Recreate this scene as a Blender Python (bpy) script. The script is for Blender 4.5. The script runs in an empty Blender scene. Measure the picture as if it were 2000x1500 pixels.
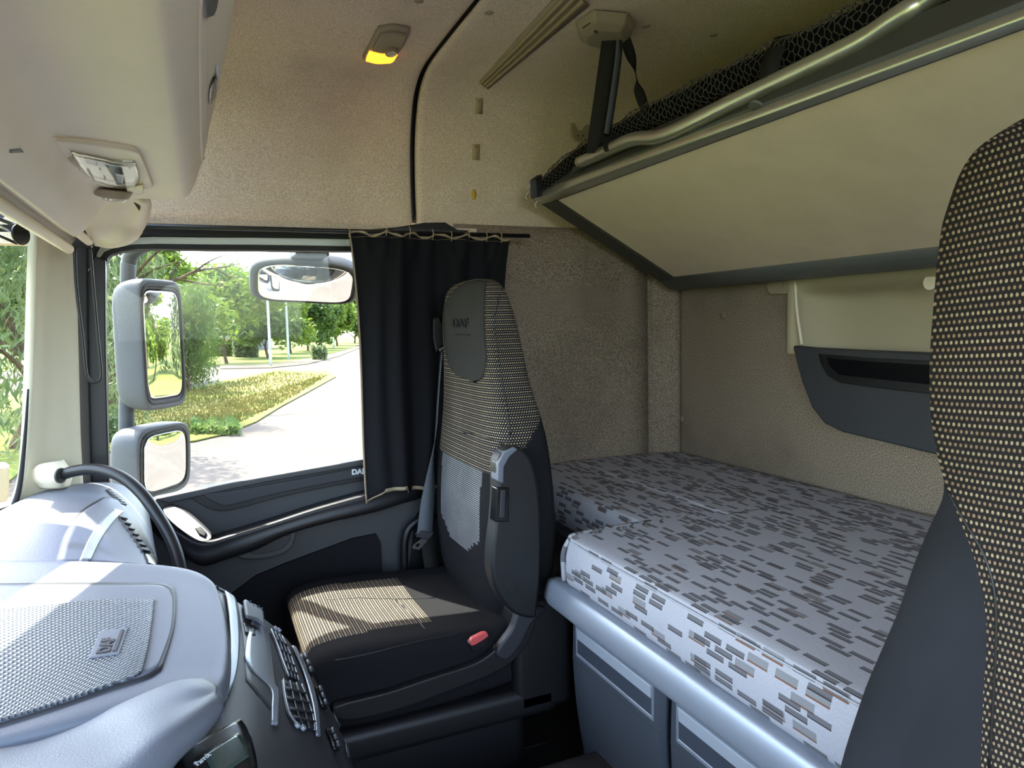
import bpy, bmesh, math, random
from mathutils import Vector, Matrix
from mathutils.bvhtree import BVHTree
from mathutils.geometry import tessellate_polygon
sc = bpy.context.scene
COL = sc.collection
V = Vector
# ------------------------------------------------------------------ camera
FPX = 1387.0
YAW, PITCH, ROLL = math.radians(23.62), math.radians(-4.7), math.radians(1.29)
CAM = V((0, 0, 1.2))
Fw = V((math.sin(YAW)*math.cos(PITCH), math.cos(YAW)*math.cos(PITCH), math.sin(PITCH)))
R0 = V((math.cos(YAW), -math.sin(YAW), 0)); U0 = R0.cross(Fw)
Rt = R0*math.cos(ROLL) - U0*math.sin(ROLL); Up = U0*math.cos(ROLL) + R0*math.sin(ROLL)
cd = bpy.data.cameras.new('camera'); cam = bpy.data.objects.new('camera', cd); COL.objects.link(cam)
cd.sensor_width = 36; cd.lens = 36*FPX/2000; cd.clip_start = .02; cd.clip_end = 2000
M = Matrix((Rt, Up, -Fw)).transposed().to_4x4(); M.translation = CAM
cam.matrix_world = M; sc.camera = cam
# ------------------------------------------------------------------ light
w = bpy.data.worlds.new('sky'); sc.world = w; w.use_nodes = True
nt = w.node_tree; nt.nodes.clear()
out = nt.nodes.new('ShaderNodeOutputWorld'); bg = nt.nodes.new('ShaderNodeBackground')
sky = nt.nodes.new('ShaderNodeTexSky'); sky.sky_type = 'NISHITA'; sky.sun_disc = False
sky.sun_elevation = math.radians(54); sky.sun_rotation = math.radians(-28); sky.dust_density = 2.0; sky.air_density = 1.0
mx = nt.nodes.new('ShaderNodeMix'); mx.data_type = 'RGBA'; mx.inputs[0].default_value = .15
mx.inputs[7].default_value = (6.2, 6.6, 7.0, 1)
nt.links.new(sky.outputs[0], mx.inputs[6]); nt.links.new(mx.outputs[2], bg.inputs[0])
bg.inputs[1].default_value = .56; nt.links.new(bg.outputs[0], out.inputs[0])
SUND = V((.54, -1, -1.58)).normalized()
sd = bpy.data.lights.new('sun', 'SUN'); sd.energy = 6.8; sd.angle = .009; sd.color = (1, .95, .86)
so = bpy.data.objects.new('sun', sd); COL.objects.link(so)
so.rotation_euler = SUND.to_track_quat('-Z', 'Y').to_euler(); so.location = (-5, 8, 10)
vs = sc.view_settings; vs.view_transform = 'Standard'; vs.look = 'None'; vs.exposure = 1.8; vs.gamma = 1; vs.use_curve_mapping = False
sc.cycles.max_bounces = 10; sc.cycles.diffuse_bounces = 6
# ------------------------------------------------------------------ picking: where a view ray meets a plane or a surface of the cab
def ray(px, py): return Rt*((px-1000)/FPX) + Up*((750-py)/FPX) + Fw
def P(px, py, x=None, y=None, z=None, n=None, d=None):
    r = ray(px, py)
    if x is not None: t = x/r.x
    elif y is not None: t = y/r.y
    elif z is not None: t = (z-1.2)/r.z
    else: t = (d-CAM.dot(n))/r.dot(n)
    return CAM + r*t
def surf(*objs):
    vs_, fs = [], []
    dg = bpy.context.evaluated_depsgraph_get()
    for o in objs:
        b = len(vs_); m = o.data
        vs_ += [o.matrix_world @ v.co for v in m.vertices]
        fs += [tuple(b+i for i in p.vertices) for p in m.polygons]
    return BVHTree.FromPolygons(vs_, fs)
def hit(px, py, s, fallback=None):
    r = ray(px, py).normalized()
    h = s.ray_cast(CAM, r)
    if h[0] is None:
        best = min((s.find_nearest(CAM+r*(.3+.05*i)) for i in range(60)), key=lambda q: (q[0]-CAM-r*(q[0]-CAM).dot(r)).length)
        h = (best[0], best[1])
    n = h[1]
    if n.dot(r) > 0: n = -n
    return h[0], n
# ------------------------------------------------------------------ materials
def lin(c):
    return tuple((v/255/12.92 if v/255 <= .04045 else ((v/255+.055)/1.055)**2.4) for v in c)+(1,)
class NT:
    def __init__(s, name):
        s.m = bpy.data.materials.new(name); s.m.use_nodes = True; s.t = s.m.node_tree
        s.b = s.t.nodes['Principled BSDF']; s.o = s.t.nodes['Material Output']
    def n(s, typ, **k):
        nd = s.t.nodes.new(typ)
        for a, v in k.items(): setattr(nd, a, v)
        return nd
    def set(s, sock, v):
        if hasattr(v, 'is_output') or isinstance(v, bpy.types.NodeSocket): s.t.links.new(v, sock)
        else: sock.default_value = v
    def math(s, op, a, b=0.0, c=None, clamp=False):
        nd = s.n('ShaderNodeMath', operation=op, use_clamp=clamp)
        s.set(nd.inputs[0], a); s.set(nd.inputs[1], b)
        if c is not None: s.set(nd.inputs[2], c)
        return nd.outputs[0]
    def coord(s, kind='Object', scale=(1, 1, 1)):
        tc = s.n('ShaderNodeTexCoord'); mp = s.n('ShaderNodeMapping')
        s.t.links.new(tc.outputs[kind], mp.inputs[0]); mp.inputs['Scale'].default_value = scale
        return mp.outputs[0]
    def mix(s, f, a, b):
        nd = s.n('ShaderNodeMix', data_type='RGBA'); s.set(nd.inputs[0], f)
        for i, v in ((6, a), (7, b)): s.set(nd.inputs[i], v)
        return nd.outputs[2]
    def ramp(s, f, a, b):
        nd = s.n('ShaderNodeMapRange', interpolation_type='SMOOTHSTEP'); s.set(nd.inputs[0], f)
        nd.inputs[1].default_value = a; nd.inputs[2].default_value = b; return nd.outputs[0]
    def noise(s, vec, scale, detail=2, rough=.5):
        nd = s.n('ShaderNodeTexNoise'); s.set(nd.inputs['Vector'], vec); nd.inputs['Scale'].default_value = scale
        nd.inputs['Detail'].default_value = detail; nd.inputs['Roughness'].default_value = rough; return nd.outputs[0]
    def bump(s, h, strength=.3, dist=.001):
        nd = s.n('ShaderNodeBump'); nd.inputs['Strength'].default_value = strength; nd.inputs['Distance'].default_value = dist
        s.set(nd.inputs['Height'], h); s.t.links.new(nd.outputs[0], s.b.inputs['Normal'])
def plastic(name, c, rough=.5, grain=0, gs=600, spec=.5, metal=0, var=.0, coat=0):
    k = NT(name); k.b.inputs['Roughness'].default_value = rough; k.b.inputs['Metallic'].default_value = metal
    k.b.inputs['Specular IOR Level'].default_value = spec; k.b.inputs['Coat Weight'].default_value = coat
    col = lin(c); k.b.inputs['Base Color'].default_value = col
    if var:
        n = k.noise(k.coord(), 9, 4, .6)
        dk = tuple(v*(1-var) for v in col[:3])+(1,); k.set(k.b.inputs['Base Color'], k.mix(k.ramp(n, .35, .7), col, dk))
    if grain:
        k.bump(k.noise(k.coord(), gs, 2, .6), grain, .001)
    return k.m
def headliner(name, c, c2, gs=230, bump=.6, stains=0):
    k = NT(name); k.b.inputs['Roughness'].default_value = .9; k.b.inputs['Specular IOR Level'].default_value = .2
    co = k.coord(); v = k.n('ShaderNodeTexVoronoi'); k.set(v.inputs['Vector'], co); v.inputs['Scale'].default_value = gs
    n = k.noise(co, gs*1.2, 2, .7); n2 = k.noise(co, 3, 3, .6)
    a = k.mix(k.ramp(n, .38, .62), lin(c2), lin(c))
    dirt = tuple(x*.72 for x in lin(c2)[:3])+(1,)
    a = k.mix(k.math('MULTIPLY', k.ramp(n2, .45, .75), .35+stains), a, dirt)
    k.set(k.b.inputs['Base Color'], a); k.bump(n, bump, .0015); return k.m
def dots(name, dark, light, c=.0052, rough=.85, two=None, thr=.28, cu=1.0):
    k = NT(name); k.b.inputs['Roughness'].default_value = rough; k.b.inputs['Specular IOR Level'].default_value = .15
    uv = k.coord('UV'); sp = k.n('ShaderNodeSeparateXYZ'); k.set(sp.inputs[0], uv)
    v = k.math('DIVIDE', sp.outputs[1], c); row = k.math('FLOOR', v)
    u = k.math('ADD', k.math('DIVIDE', sp.outputs[0], c*cu), k.math('MULTIPLY', k.math('MODULO', row, 2), .5))
    fu = k.math('SINE', k.math('MULTIPLY', u, math.pi)); fv = k.math('SINE', k.math('MULTIPLY', v, math.pi))
    m = k.math('MULTIPLY', k.math('MULTIPLY', fu, fu), k.math('MULTIPLY', fv, fv))
    mk = k.ramp(m, thr, thr+.3)
    lc = lin(light)
    if two: lc = k.mix(k.math('MODULO', row, 2), lin(light), lin(two))
    wear = k.noise(k.coord('Object'), 14, 3); wr = k.ramp(wear, .2, .8)
    k.set(k.b.inputs['Base Color'], k.mix(k.math('MULTIPLY', mk, k.math('ADD', k.math('MULTIPLY', wr, .3), .65)), lin(dark), lc))
    k.bump(m, .5, .0012); return k.m
def cloth(name, c, rough=.95, gs=900, b=.4, var=.15, sheen=0):
    k = NT(name); k.b.inputs['Roughness'].default_value = rough; k.b.inputs['Specular IOR Level'].default_value = .1
    k.b.inputs['Sheen Weight'].default_value = sheen
    n = k.noise(k.coord(), gs, 2, .6); n2 = k.noise(k.coord(), 7, 4, .6)
    col = lin(c); dk = tuple(x*(1-var) for x in col[:3])+(1,); lt = tuple(min(1, x*(1+var)) for x in col[:3])+(1,)
    k.set(k.b.inputs['Base Color'], k.mix(n2, dk, lt)); k.bump(n, b, .001); return k.m
def glow(name, c, e):
    k = NT(name); k.b.inputs['Base Color'].default_value = lin(c); k.b.inputs['Emission Color'].default_value = lin(c)
    k.b.inputs['Emission Strength'].default_value = e; k.b.inputs['Roughness'].default_value = .3; return k.m
def glass(name, tint=(1, 1, 1, 1), fres=.06):
    k = NT(name); k.t.nodes.remove(k.b)
    tr = k.n('ShaderNodeBsdfTransparent'); tr.inputs[0].default_value = tint
    gl = k.n('ShaderNodeBsdfGlossy'); gl.inputs['Roughness'].default_value = .02
    mi = k.n('ShaderNodeMixShader'); mi.inputs[0].default_value = fres
    k.t.links.new(tr.outputs[0], mi.inputs[1]); k.t.links.new(gl.outputs[0], mi.inputs[2]); k.t.links.new(mi.outputs[0], k.o.inputs[0])
    return k.m
def mattress_mat():
    k = NT('mattress_fabric'); k.b.inputs['Roughness'].default_value = .95; k.b.inputs['Specular IOR Level'].default_value = .12
    uv = k.coord('UV'); sp = k.n('ShaderNodeSeparateXYZ'); k.set(sp.inputs[0], uv)
    def layer(cu, cv, dens, seed, u0, u1, v0, v1):
        v = k.math('DIVIDE', k.math('ADD', sp.outputs[1], seed*.0037), cv); row = k.math('FLOOR', v); fv = k.math('FRACT', v)
        wn = k.n('ShaderNodeTexWhiteNoise', noise_dimensions='1D'); k.set(wn.inputs['W'], k.math('ADD', row, seed*7.7))
        u = k.math('ADD', k.math('DIVIDE', sp.outputs[0], cu), k.math('MULTIPLY', wn.outputs[0], 5)); cell = k.math('FLOOR', u); fu = k.math('FRACT', u)
        w2 = k.n('ShaderNodeTexWhiteNoise', noise_dimensions='2D'); cb = k.n('ShaderNodeCombineXYZ')
        k.set(cb.inputs[0], k.math('ADD', cell, seed*3.1)); k.set(cb.inputs[1], row); k.set(w2.inputs['Vector'], cb.outputs[0])
        on = k.math('LESS_THAN', w2.outputs[0], dens)
        def band(f, a, b): return k.math('MULTIPLY', k.math('GREATER_THAN', f, a), k.math('LESS_THAN', f, b))
        g = k.math('MULTIPLY', on, k.math('MULTIPLY', band(fu, u0, u1), band(fv, v0, v1)))
        e = k.math('MULTIPLY', on, k.math('MULTIPLY', band(fu, u0, u1), band(fv, v0-.14, v0)))
        return g, e
    g1, e1 = layer(.050, .0115, .38, 1, .08, .86, .25, .88)
    g2, e2 = layer(.054, .018, .19, 5, .1, .84, .25, .85)
    n = k.noise(k.coord(), 500, 2, .7); n2 = k.noise(k.coord(), 4.5, 5, .65)
    base = k.mix(n, lin((146, 144, 148)), lin((184, 181, 186)))
    base = k.mix(k.math('MULTIPLY', k.ramp(n2, .58, .82), .55), base, lin((112, 106, 98)))
    c = k.mix(k.math('MULTIPLY', g2, .75), base, lin((112, 112, 112))); c = k.mix(e2, c, lin((118, 84, 66)))
    c = k.mix(k.math('MULTIPLY', g1, .8), c, lin((78, 76, 78))); c = k.mix(e1, c, lin((52, 42, 40)))
    k.set(k.b.inputs['Base Color'], c); k.bump(n, .3, .001); return k.m
def leaf_mat(name, a, b, tr=.35):
    k = NT(name); n = k.noise(k.coord('Object'), 1.3, 3, .6); w_ = k.n('ShaderNodeTexWhiteNoise')
    g = k.n('ShaderNodeNewGeometry'); k.set(w_.inputs['Vector'], g.outputs['Position'])
    c = k.mix(k.ramp(n, .35, .65), lin(a), lin(b)); k.b.inputs['Roughness'].default_value = .6
    k.b.inputs['Specular IOR Level'].default_value = .25
    k.set(k.b.inputs['Base Color'], c)
    t = k.n('ShaderNodeBsdfTranslucent'); k.set(t.inputs[0], c); mi = k.n('ShaderNodeMixShader'); mi.inputs[0].default_value = tr
    k.t.links.new(k.b.outputs[0], mi.inputs[1]); k.t.links.new(t.outputs[0], mi.inputs[2]); k.t.links.new(mi.outputs[0], k.o.inputs[0])
    return k.m
def ground_mat(name, a, b, c, s1=.6, s2=14):
    k = NT(name); k.b.inputs['Roughness'].default_value = .95; k.b.inputs['Specular IOR Level'].default_value = .1
    co = k.coord(); n1 = k.noise(co, s1, 5, .65); n2 = k.noise(co, s2, 3, .7)
    x = k.mix(k.ramp(n1, .38, .62), lin(a), lin(b)); x = k.mix(k.math('MULTIPLY', k.ramp(n2, .45, .75), .5), x, lin(c))
    k.set(k.b.inputs['Base Color'], x); k.bump(n2, .5, .03); return k.m
MT = {}
MT['beige'] = plastic('beige_plastic', (238, 225, 200), .55, .12, 500, .3, var=.04)
MT['beige_pillar'] = plastic('beige_pillar_plastic', (206, 198, 174), .6, .08, 500, .3)
MT['beige_dark'] = plastic('taupe_plastic', (150, 138, 116), .5, .1, 500)
MT['liner'] = headliner('grained_headliner', (228, 212, 190), (200, 181, 158))
MT['stipple'] = headliner('stippled_sleeper_lining', (164, 149, 130), (100, 88, 74), 300, .4)
MT['bunk'] = plastic('bunk_underside_board', (230, 211, 188), .75, .15, 260, .2, var=.06)
MT['beige_mid'] = plastic('olive_beige_plastic', (172, 162, 134), .6, .1, 500, .25)
MT['pocket'] = plastic('dark_pocket_plastic', (58, 59, 61), .6, .1, 500, .3)
MT['greyframe'] = plastic('grey_frame', (96, 98, 98), .5)
MT['darkframe'] = plastic('dark_frame', (62, 60, 56), .6)
MT['alu'] = plastic('brushed_aluminium', (196, 196, 184), .32, metal=.85)
MT['silver'] = plastic('silver_paint', (150, 156, 166), .38, metal=.45)
MT['lip'] = plastic('pale_silver_lip', (186, 192, 200), .35, metal=.3)
MT['silver2'] = plastic('locker_grey_paint', (76, 82, 90), .45, .05, 500, metal=.25)
MT['silver_dark'] = plastic('locker_recess_grey', (70, 76, 86), .4, metal=.2)
MT['dash'] = plastic('soft_dash_grey', (102, 106, 116), .5, .35, 420, .45)
MT['dash2'] = plastic('dark_dash_grey', (46, 46, 51), .5, .2, 500, .45)
MT['door'] = plastic('door_panel_grey', (66, 66, 68), .5, .2, 500, .4)
MT['door2'] = plastic('door_armrest_dark', (31, 31, 34), .42, .15, 500, .45)
MT['black'] = plastic('black_plastic', (17, 17, 19), .45)
MT['gloss'] = plastic('gloss_black_plastic', (16, 16, 18), .2)
MT['rubber'] = plastic('black_rubber', (26, 26, 27), .7)
MT['seal_light'] = plastic('pale_door_edge_paint', (196, 200, 192), .4)
MT['vinyl'] = cloth('dark_vinyl_cloth', (29, 30, 33), .7, 900, .3, .12)
MT['suede'] = cloth('dark_grey_suede', (54, 53, 52), .95, 700, .3, .18, 0)
MT['weave'] = cloth('charcoal_weave', (32, 32, 34), .95, 1400, .7, .15)
MT['shell'] = plastic('seat_shell_black', (24, 24, 26), .5, .1, 500)
MT['dots'] = dots('dotted_seat_fabric', (28, 26, 28), (206, 186, 152), .0058, two=(150, 140, 128))
MT['dots_cool'] = dots('dotted_seat_fabric_centre', (52, 54, 58), (196, 196, 196), .0050, cu=.8)
MT['dots_big'] = dots('dotted_seat_fabric_near', (34, 31, 31), (168, 150, 120), .0056, two=(146, 122, 98), thr=.30, cu=.72)
MT['mesh_door'] = dots('door_mesh_fabric', (30, 30, 32), (112, 108, 104), .0075)
MT['curtain'] = cloth('black_curtain_cloth', (27, 27, 30), .85, 1200, .2, .1)
MT['hem'] = cloth('beige_hem', (150, 134, 112), .95, 500, .3, .3)
MT['mattress'] = mattress_mat()
MT['red'] = plastic('red_button_plastic', (205, 84, 84), .4)
MT['steel'] = plastic('steel', (190, 192, 196), .25, metal=1)
MT['strap'] = cloth('black_webbing', (42, 41, 40), .85, 900, .4, .1)
MT['belt'] = cloth('grey_belt_webbing', (92, 96, 102), .8, 900, .3, .1)
MT['net'] = cloth('dark_net_cord', (74, 71, 69), .9, 900, .2, .1)
MT['netcore'] = cloth('black_net_core', (20, 19, 19), .95, 400, .4, .2)  # plain black body of the rolled net, under the cords
MT['floor'] = plastic('black_floor_rubber', (17, 17, 18), .6, .4, 120)
MT['carpet'] = cloth('brown_grey_carpet', (44, 41, 39), 1, 500, .8, .2)
MT['tan'] = plastic('tan_clip', (168, 152, 116), .5)
MT['yellow'] = plastic('yellow_mark', (200, 162, 60), .7)
MT['amber'] = glow('amber_lamp_glow', (255, 150, 40), .9)
MT['lens'] = glass('clear_lamp_lens', (.9, .92, .88, 1), .25)
MT['reflector'] = plastic('lamp_reflector', (225, 220, 210), .15, metal=.8)
MT['screen'] = plastic('dim_display', (58, 72, 68), .2)
MT['white'] = plastic('white_print', (210, 212, 214), .5)
MT['glass'] = glass('window_glass', (.95, .97, .95, 1), .012)
MT['tint'] = glass('tinted_glass_band', (.30, .33, .46, 1), .10)
MT['mirror'] = plastic('mirror_silver', (240, 242, 242), .0, metal=1)
MT['mhouse'] = plastic('mirror_housing_grey', (62, 65, 72), .6, .2, 300, .4, var=.08)
MT['bark'] = ground_mat('bark', (92, 76, 58), (60, 50, 40), (120, 104, 84), 3, 20)
MT['leaf1'] = leaf_mat('leaf_yellow_green', (112, 128, 40), (80, 104, 34))
MT['leaf2'] = leaf_mat('leaf_mid_green', (70, 94, 40), (98, 116, 50))
MT['leaf3'] = leaf_mat('leaf_grey_green', (108, 120, 78), (74, 90, 52))
MT['leaf4'] = leaf_mat('leaf_dark_green', (52, 74, 34), (80, 100, 44))
MT['asphalt'] = ground_mat('pale_asphalt', (92, 85, 79), (84, 78, 72), (73, 68, 64), .35, 30)
MT['gravel'] = ground_mat('sandy_verge', (128, 115, 90), (112, 100, 74), (98, 90, 66), .5, 20)
MT['grass'] = ground_mat('dry_grass', (98, 100, 46), (120, 110, 60), (72, 86, 34), .28, 9)
MT['grass2'] = ground_mat('green_grass', (92, 104, 46), (108, 110, 56), (70, 86, 34), .2, 8)
MT['concrete'] = ground_mat('building_render', (122, 124, 126), (116, 118, 120), (108, 110, 112), .3, 5)
MT['pole'] = plastic('galvanised_pole', (150, 156, 156), .5)
# the near seat: plain cloth wing beyond a curved seam
km_ = MT['dots_big'].node_tree; bs = km_.nodes['Principled BSDF']; old = bs.inputs['Base Color'].links[0].from_socket
tc = km_.nodes.new('ShaderNodeTexCoord'); sx = km_.nodes.new('ShaderNodeSeparateXYZ'); km_.links.new(tc.outputs['Object'], sx.inputs[0])
mr = km_.nodes.new('ShaderNodeMapRange'); km_.links.new(sx.outputs[2], mr.inputs[0]); mr.inputs[1].default_value = .80; mr.inputs[2].default_value = 1.10
fc = km_.nodes.new('ShaderNodeFloatCurve'); km_.links.new(mr.outputs[0], fc.inputs[1]); cv = fc.mapping.curves[0]
pts_ = [(.80, .351), (.898, .350), (.949, .349), (.982, .353), (1.008, .362), (1.034, .379), (1.050, .395), (1.062, .44), (1.10, .53)]
for i, (z, y) in enumerate(pts_):
    q = ((z-.8)/.3, (y-.33)/.2)
    if i == 0: cv.points[0].location = q
    elif i == len(pts_)-1: cv.points[-1].location = (1, 1)
    else: cv.points.new(*q)
fc.mapping.update()
m1_ = km_.nodes.new('ShaderNodeMath'); m1_.operation = 'MULTIPLY_ADD'; km_.links.new(fc.outputs[0], m1_.inputs[0]); m1_.inputs[1].default_value = .2; m1_.inputs[2].default_value = .33
m2_ = km_.nodes.new('ShaderNodeMath'); m2_.operation = 'GREATER_THAN'; km_.links.new(sx.outputs[1], m2_.inputs[0]); km_.links.new(m1_.outputs[0], m2_.inputs[1])
nz = km_.nodes.new('ShaderNodeTexNoise'); nz.inputs['Scale'].default_value = 9; nz.inputs['Detail'].default_value = 5; km_.links.new(tc.outputs['Object'], nz.inputs['Vector'])
cr_ = km_.nodes.new('ShaderNodeMix'); cr_.data_type = 'RGBA'; km_.links.new(nz.outputs[0], cr_.inputs[0]); cr_.inputs[6].default_value = lin((28, 29, 33)); cr_.inputs[7].default_value = lin((44, 45, 50))
mx_ = km_.nodes.new('ShaderNodeMix'); mx_.data_type = 'RGBA'; km_.links.new(m2_.outputs[0], mx_.inputs[0]); km_.links.new(old, mx_.inputs[6]); km_.links.new(cr_.outputs[2], mx_.inputs[7]); km_.links.new(mx_.outputs[2], bs.inputs['Base Color'])
bn_ = [n for n in km_.nodes if n.type == 'BUMP'][0]; iv = km_.nodes.new('ShaderNodeMath'); iv.operation = 'MULTIPLY_ADD'; km_.links.new(m2_.outputs[0], iv.inputs[0]); iv.inputs[1].default_value = -.5; iv.inputs[2].default_value = .5; km_.links.new(iv.outputs[0], bn_.inputs['Strength'])
# tray mat with diamond studs
k = NT('studded_rubber_mat'); k.b.inputs['Roughness'].default_value = .42; k.b.inputs['Base Color'].default_value = lin((106, 110, 118))
sp = k.n('ShaderNodeSeparateXYZ'); k.set(sp.inputs[0], k.coord('UV'))
a_ = k.math('ADD', sp.outputs[0], sp.outputs[1]); b_ = k.math('SUBTRACT', sp.outputs[0], sp.outputs[1]); cc = math.pi/.0085
s1 = k.math('SINE', k.math('MULTIPLY', a_, cc)); s2 = k.math('SINE', k.math('MULTIPLY', b_, cc))
hh = k.math('MULTIPLY', k.math('MULTIPLY', s1, s1), k.math('MULTIPLY', s2, s2)); k.bump(hh, .9, .003)
k.set(k.b.inputs['Base Color'], k.mix(k.ramp(hh, .05, .5), lin((64, 68, 76)), lin((104, 109, 118)))); MT['mat'] = k.m
# ------------------------------------------------------------------ mesh helpers
def link(o, parent=None):
    COL.objects.link(o)
    if parent is not None:
        o.parent = parent; o.matrix_parent_inverse = Matrix.Translation(-parent.location)
    return o
def mk(name, vs_, fs, mat, parent=None, smooth=False, uvs=None, mats=None, fmat=None):
    me = bpy.data.meshes.new(name); me.from_pydata([tuple(v) for v in vs_], [], fs)
    for m_ in (mats or [mat]): me.materials.append(MT[m_] if isinstance(m_, str) else m_)
    if uvs is not None:
        ul = me.uv_layers.new(name='UVMap')
        for lp in me.loops: ul.data[lp.index].uv = uvs[lp.vertex_index]
    if fmat:
        for i, p in enumerate(me.polygons): p.material_index = fmat[i]
    if smooth:
        for p in me.polygons: p.use_smooth = True
    me.update(); o = bpy.data.objects.new(name, me); return link(o, parent)
def tag(o, label, cat, group=None, kind=None):
    o['label'] = label; o['category'] = cat
    if group: o['group'] = group
    if kind: o['kind'] = kind
    return o
def thing(name, label, cat, loc=(0, 0, 0), group=None, kind=None):
    o = bpy.data.objects.new(name, None); COL.objects.link(o); o.location = loc; o.empty_display_size = .02
    return tag(o, label, cat, group, kind)
def bev(o, w=.003, seg=3, ang=40):
    b = o.modifiers.new('bevel', 'BEVEL'); b.width = w; b.segments = seg; b.limit_method = 'ANGLE'; b.angle_limit = math.radians(ang)
    for p in o.data.polygons: p.use_smooth = True
    nm = o.modifiers.new('wn', 'WEIGHTED_NORMAL'); nm.keep_sharp = False
    return o
def catm(pts, n=6, closed=False):
    pts = [V(p) for p in pts]
    if len(pts) < 3 and not closed:
        return [pts[0].lerp(pts[-1], i/n) for i in range(n+1)]
    out = []; L = len(pts); rng = L if closed else L-1
    for i in range(rng):
        p1, p2 = pts[i], pts[(i+1) % L]
        p0 = pts[(i-1) % L] if closed or i > 0 else p1*2-p2
        p3 = pts[(i+2) % L] if closed or i+2 < L else p2*2-p1
        for j in range(n):
            t = j/n
            out.append(.5*((2*p1)+(p2-p0)*t+(2*p0-5*p1+4*p2-p3)*t*t+(-p0+3*p1-3*p2+p3)*t**3))
    if not closed: out.append(pts[-1].copy())
    return out
def tube(name, pts, r, mat, parent=None, n=6, seg=12, closed=False, sm=True, flat=None):
    c = catm(pts, n, closed) if sm else [V(p) for p in pts]
    L = len(c); vs_, fs = [], []; prev = None
    for i in range(L):
        if closed: t = c[(i+1) % L]-c[i-1]
        else: t = c[min(i+1, L-1)]-c[max(i-1, 0)]
        t = t.normalized()
        if prev is None: a = t.orthogonal().normalized()
        else: a = (prev-t*prev.dot(t)).normalized()
        prev = a; b = t.cross(a)
        rr = r if not callable(r) else r(i/(L-1))
        for k_ in range(seg):
            an = 2*math.pi*k_/seg; vs_.append(c[i]+a*math.cos(an)*rr+b*math.sin(an)*rr)
    for i in range(L if closed else L-1):
        for k_ in range(seg):
            j = (i+1) % L; fs.append((i*seg+k_, i*seg+(k_+1) % seg, j*seg+(k_+1) % seg, j*seg+k_))
    if not closed:
        fs.append(tuple(range(seg))[::-1]); fs.append(tuple((L-1)*seg+k_ for k_ in range(seg)))
    return mk(name, vs_, fs, mat, parent, True)
def grid(name, rows, mat, parent=None, thick=0, nu=5, nv=5, smooth=True, off=-1, wrap=False, fm=None, mats=None, up=None):
    """surface through a grid of points, catmull interpolated; uv in metres"""
    R_ = [catm(r, nu, wrap) for r in rows]; Cn = len(R_[0])
    cols = [catm([r[i] for r in R_], nv) for i in range(Cn)] if nv > 1 else [[r[i] for r in R_] for i in range(Cn)]
    NR = len(cols[0]); vs_ = [cols[i][j] for j in range(NR) for i in range(Cn)]
    mid = NR//2; us = [0]
    for i in range(1, Cn): us.append(us[-1]+(cols[i][mid]-cols[i-1][mid]).length)
    mc = Cn//2; vv = [0]
    for j in range(1, NR): vv.append(vv[-1]+(cols[mc][j]-cols[mc][j-1]).length)
    uvs = [(us[i], vv[j]) for j in range(NR) for i in range(Cn)]
    fs = []; fmat = [] if fm else None
    W = Cn if wrap else Cn-1
    for j in range(NR-1):
        for i in range(W):
            i2 = (i+1) % Cn
            fs.append((j*Cn+i, j*Cn+i2, (j+1)*Cn+i2, (j+1)*Cn+i))
            if fm: fmat.append(fm(i/Cn, j/(NR-1), (vs_[fs[-1][0]]+vs_[fs[-1][2]])/2))
    if wrap:
        a = len(vs_)
        for j in (0, NR-1):
            ring = [vs_[j*Cn+i] for i in range(Cn)]; c = sum(ring, V())/Cn; vs_.append(c); uvs.append((0, 0))
            ci = len(vs_)-1
            for i in range(Cn):
                i2 = (i+1) % Cn
                fs.append((ci, j*Cn+i2, j*Cn+i) if j == 0 else (ci, j*Cn+i, j*Cn+i2))
                if fm: fmat.append(fm(i/Cn, 0 if j == 0 else 1, c))
    o = mk(name, vs_, fs, mat, parent, smooth, uvs, mats, fmat)
    if thick:
        s = o.modifiers.new('solid', 'SOLIDIFY'); s.thickness = thick; s.offset = off
    return o
def drape(name, px_rows, s, lift, mat, parent=None, thick=.003, nu=6, nv=6, fn=None):
    """lay a strip given by its corners on an existing surface, at its real place"""
    rows = [[V((a[0], a[1], 0)) for a in r] for r in px_rows]
    R_ = [catm(r, nu) for r in rows]; Cn = len(R_[0])
    cols = [catm([r[i] for r in R_], nv) for i in range(Cn)]; NR = len(cols[0])
    pts = []; last = None
    for j in range(NR):
        for i in range(Cn):
            h = hit(cols[i][j].x, cols[i][j].y, s)
            if h is None: h = last
            last = h
            l = lift if fn is None else lift+fn(i/(Cn-1), j/(NR-1))
            pts.append((h[0]+h[1]*l, h[1]) if h else (P(cols[i][j].x, cols[i][j].y, y=1), V((0, 0, 1))))
    vs_ = [p[0] for p in pts]; n = sum((p[1] for p in pts), V()).normalized()
    us = [(vs_[(NR//2)*Cn+i]-vs_[(NR//2)*Cn]).length for i in range(Cn)]; vv = [(vs_[j*Cn+Cn//2]-vs_[Cn//2]).length for j in range(NR)]
    uvs = [(us[i], vv[j]) for j in range(NR) for i in range(Cn)]
    fs = [(j*Cn+i, j*Cn+i+1, (j+1)*Cn+i+1, (j+1)*Cn+i) for j in range(NR-1) for i in range(Cn-1)]
    a, b, c = vs_[fs[0][0]], vs_[fs[0][1]], vs_[fs[0][3]]
    if (b-a).cross(c-a).dot(n) < 0: fs = [f[::-1] for f in fs]
    o = mk(name, vs_, fs, mat, parent, True, uvs)
    if thick:
        sm = o.modifiers.new('solid', 'SOLIDIFY'); sm.thickness = thick; sm.offset = -1
    return o
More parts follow.
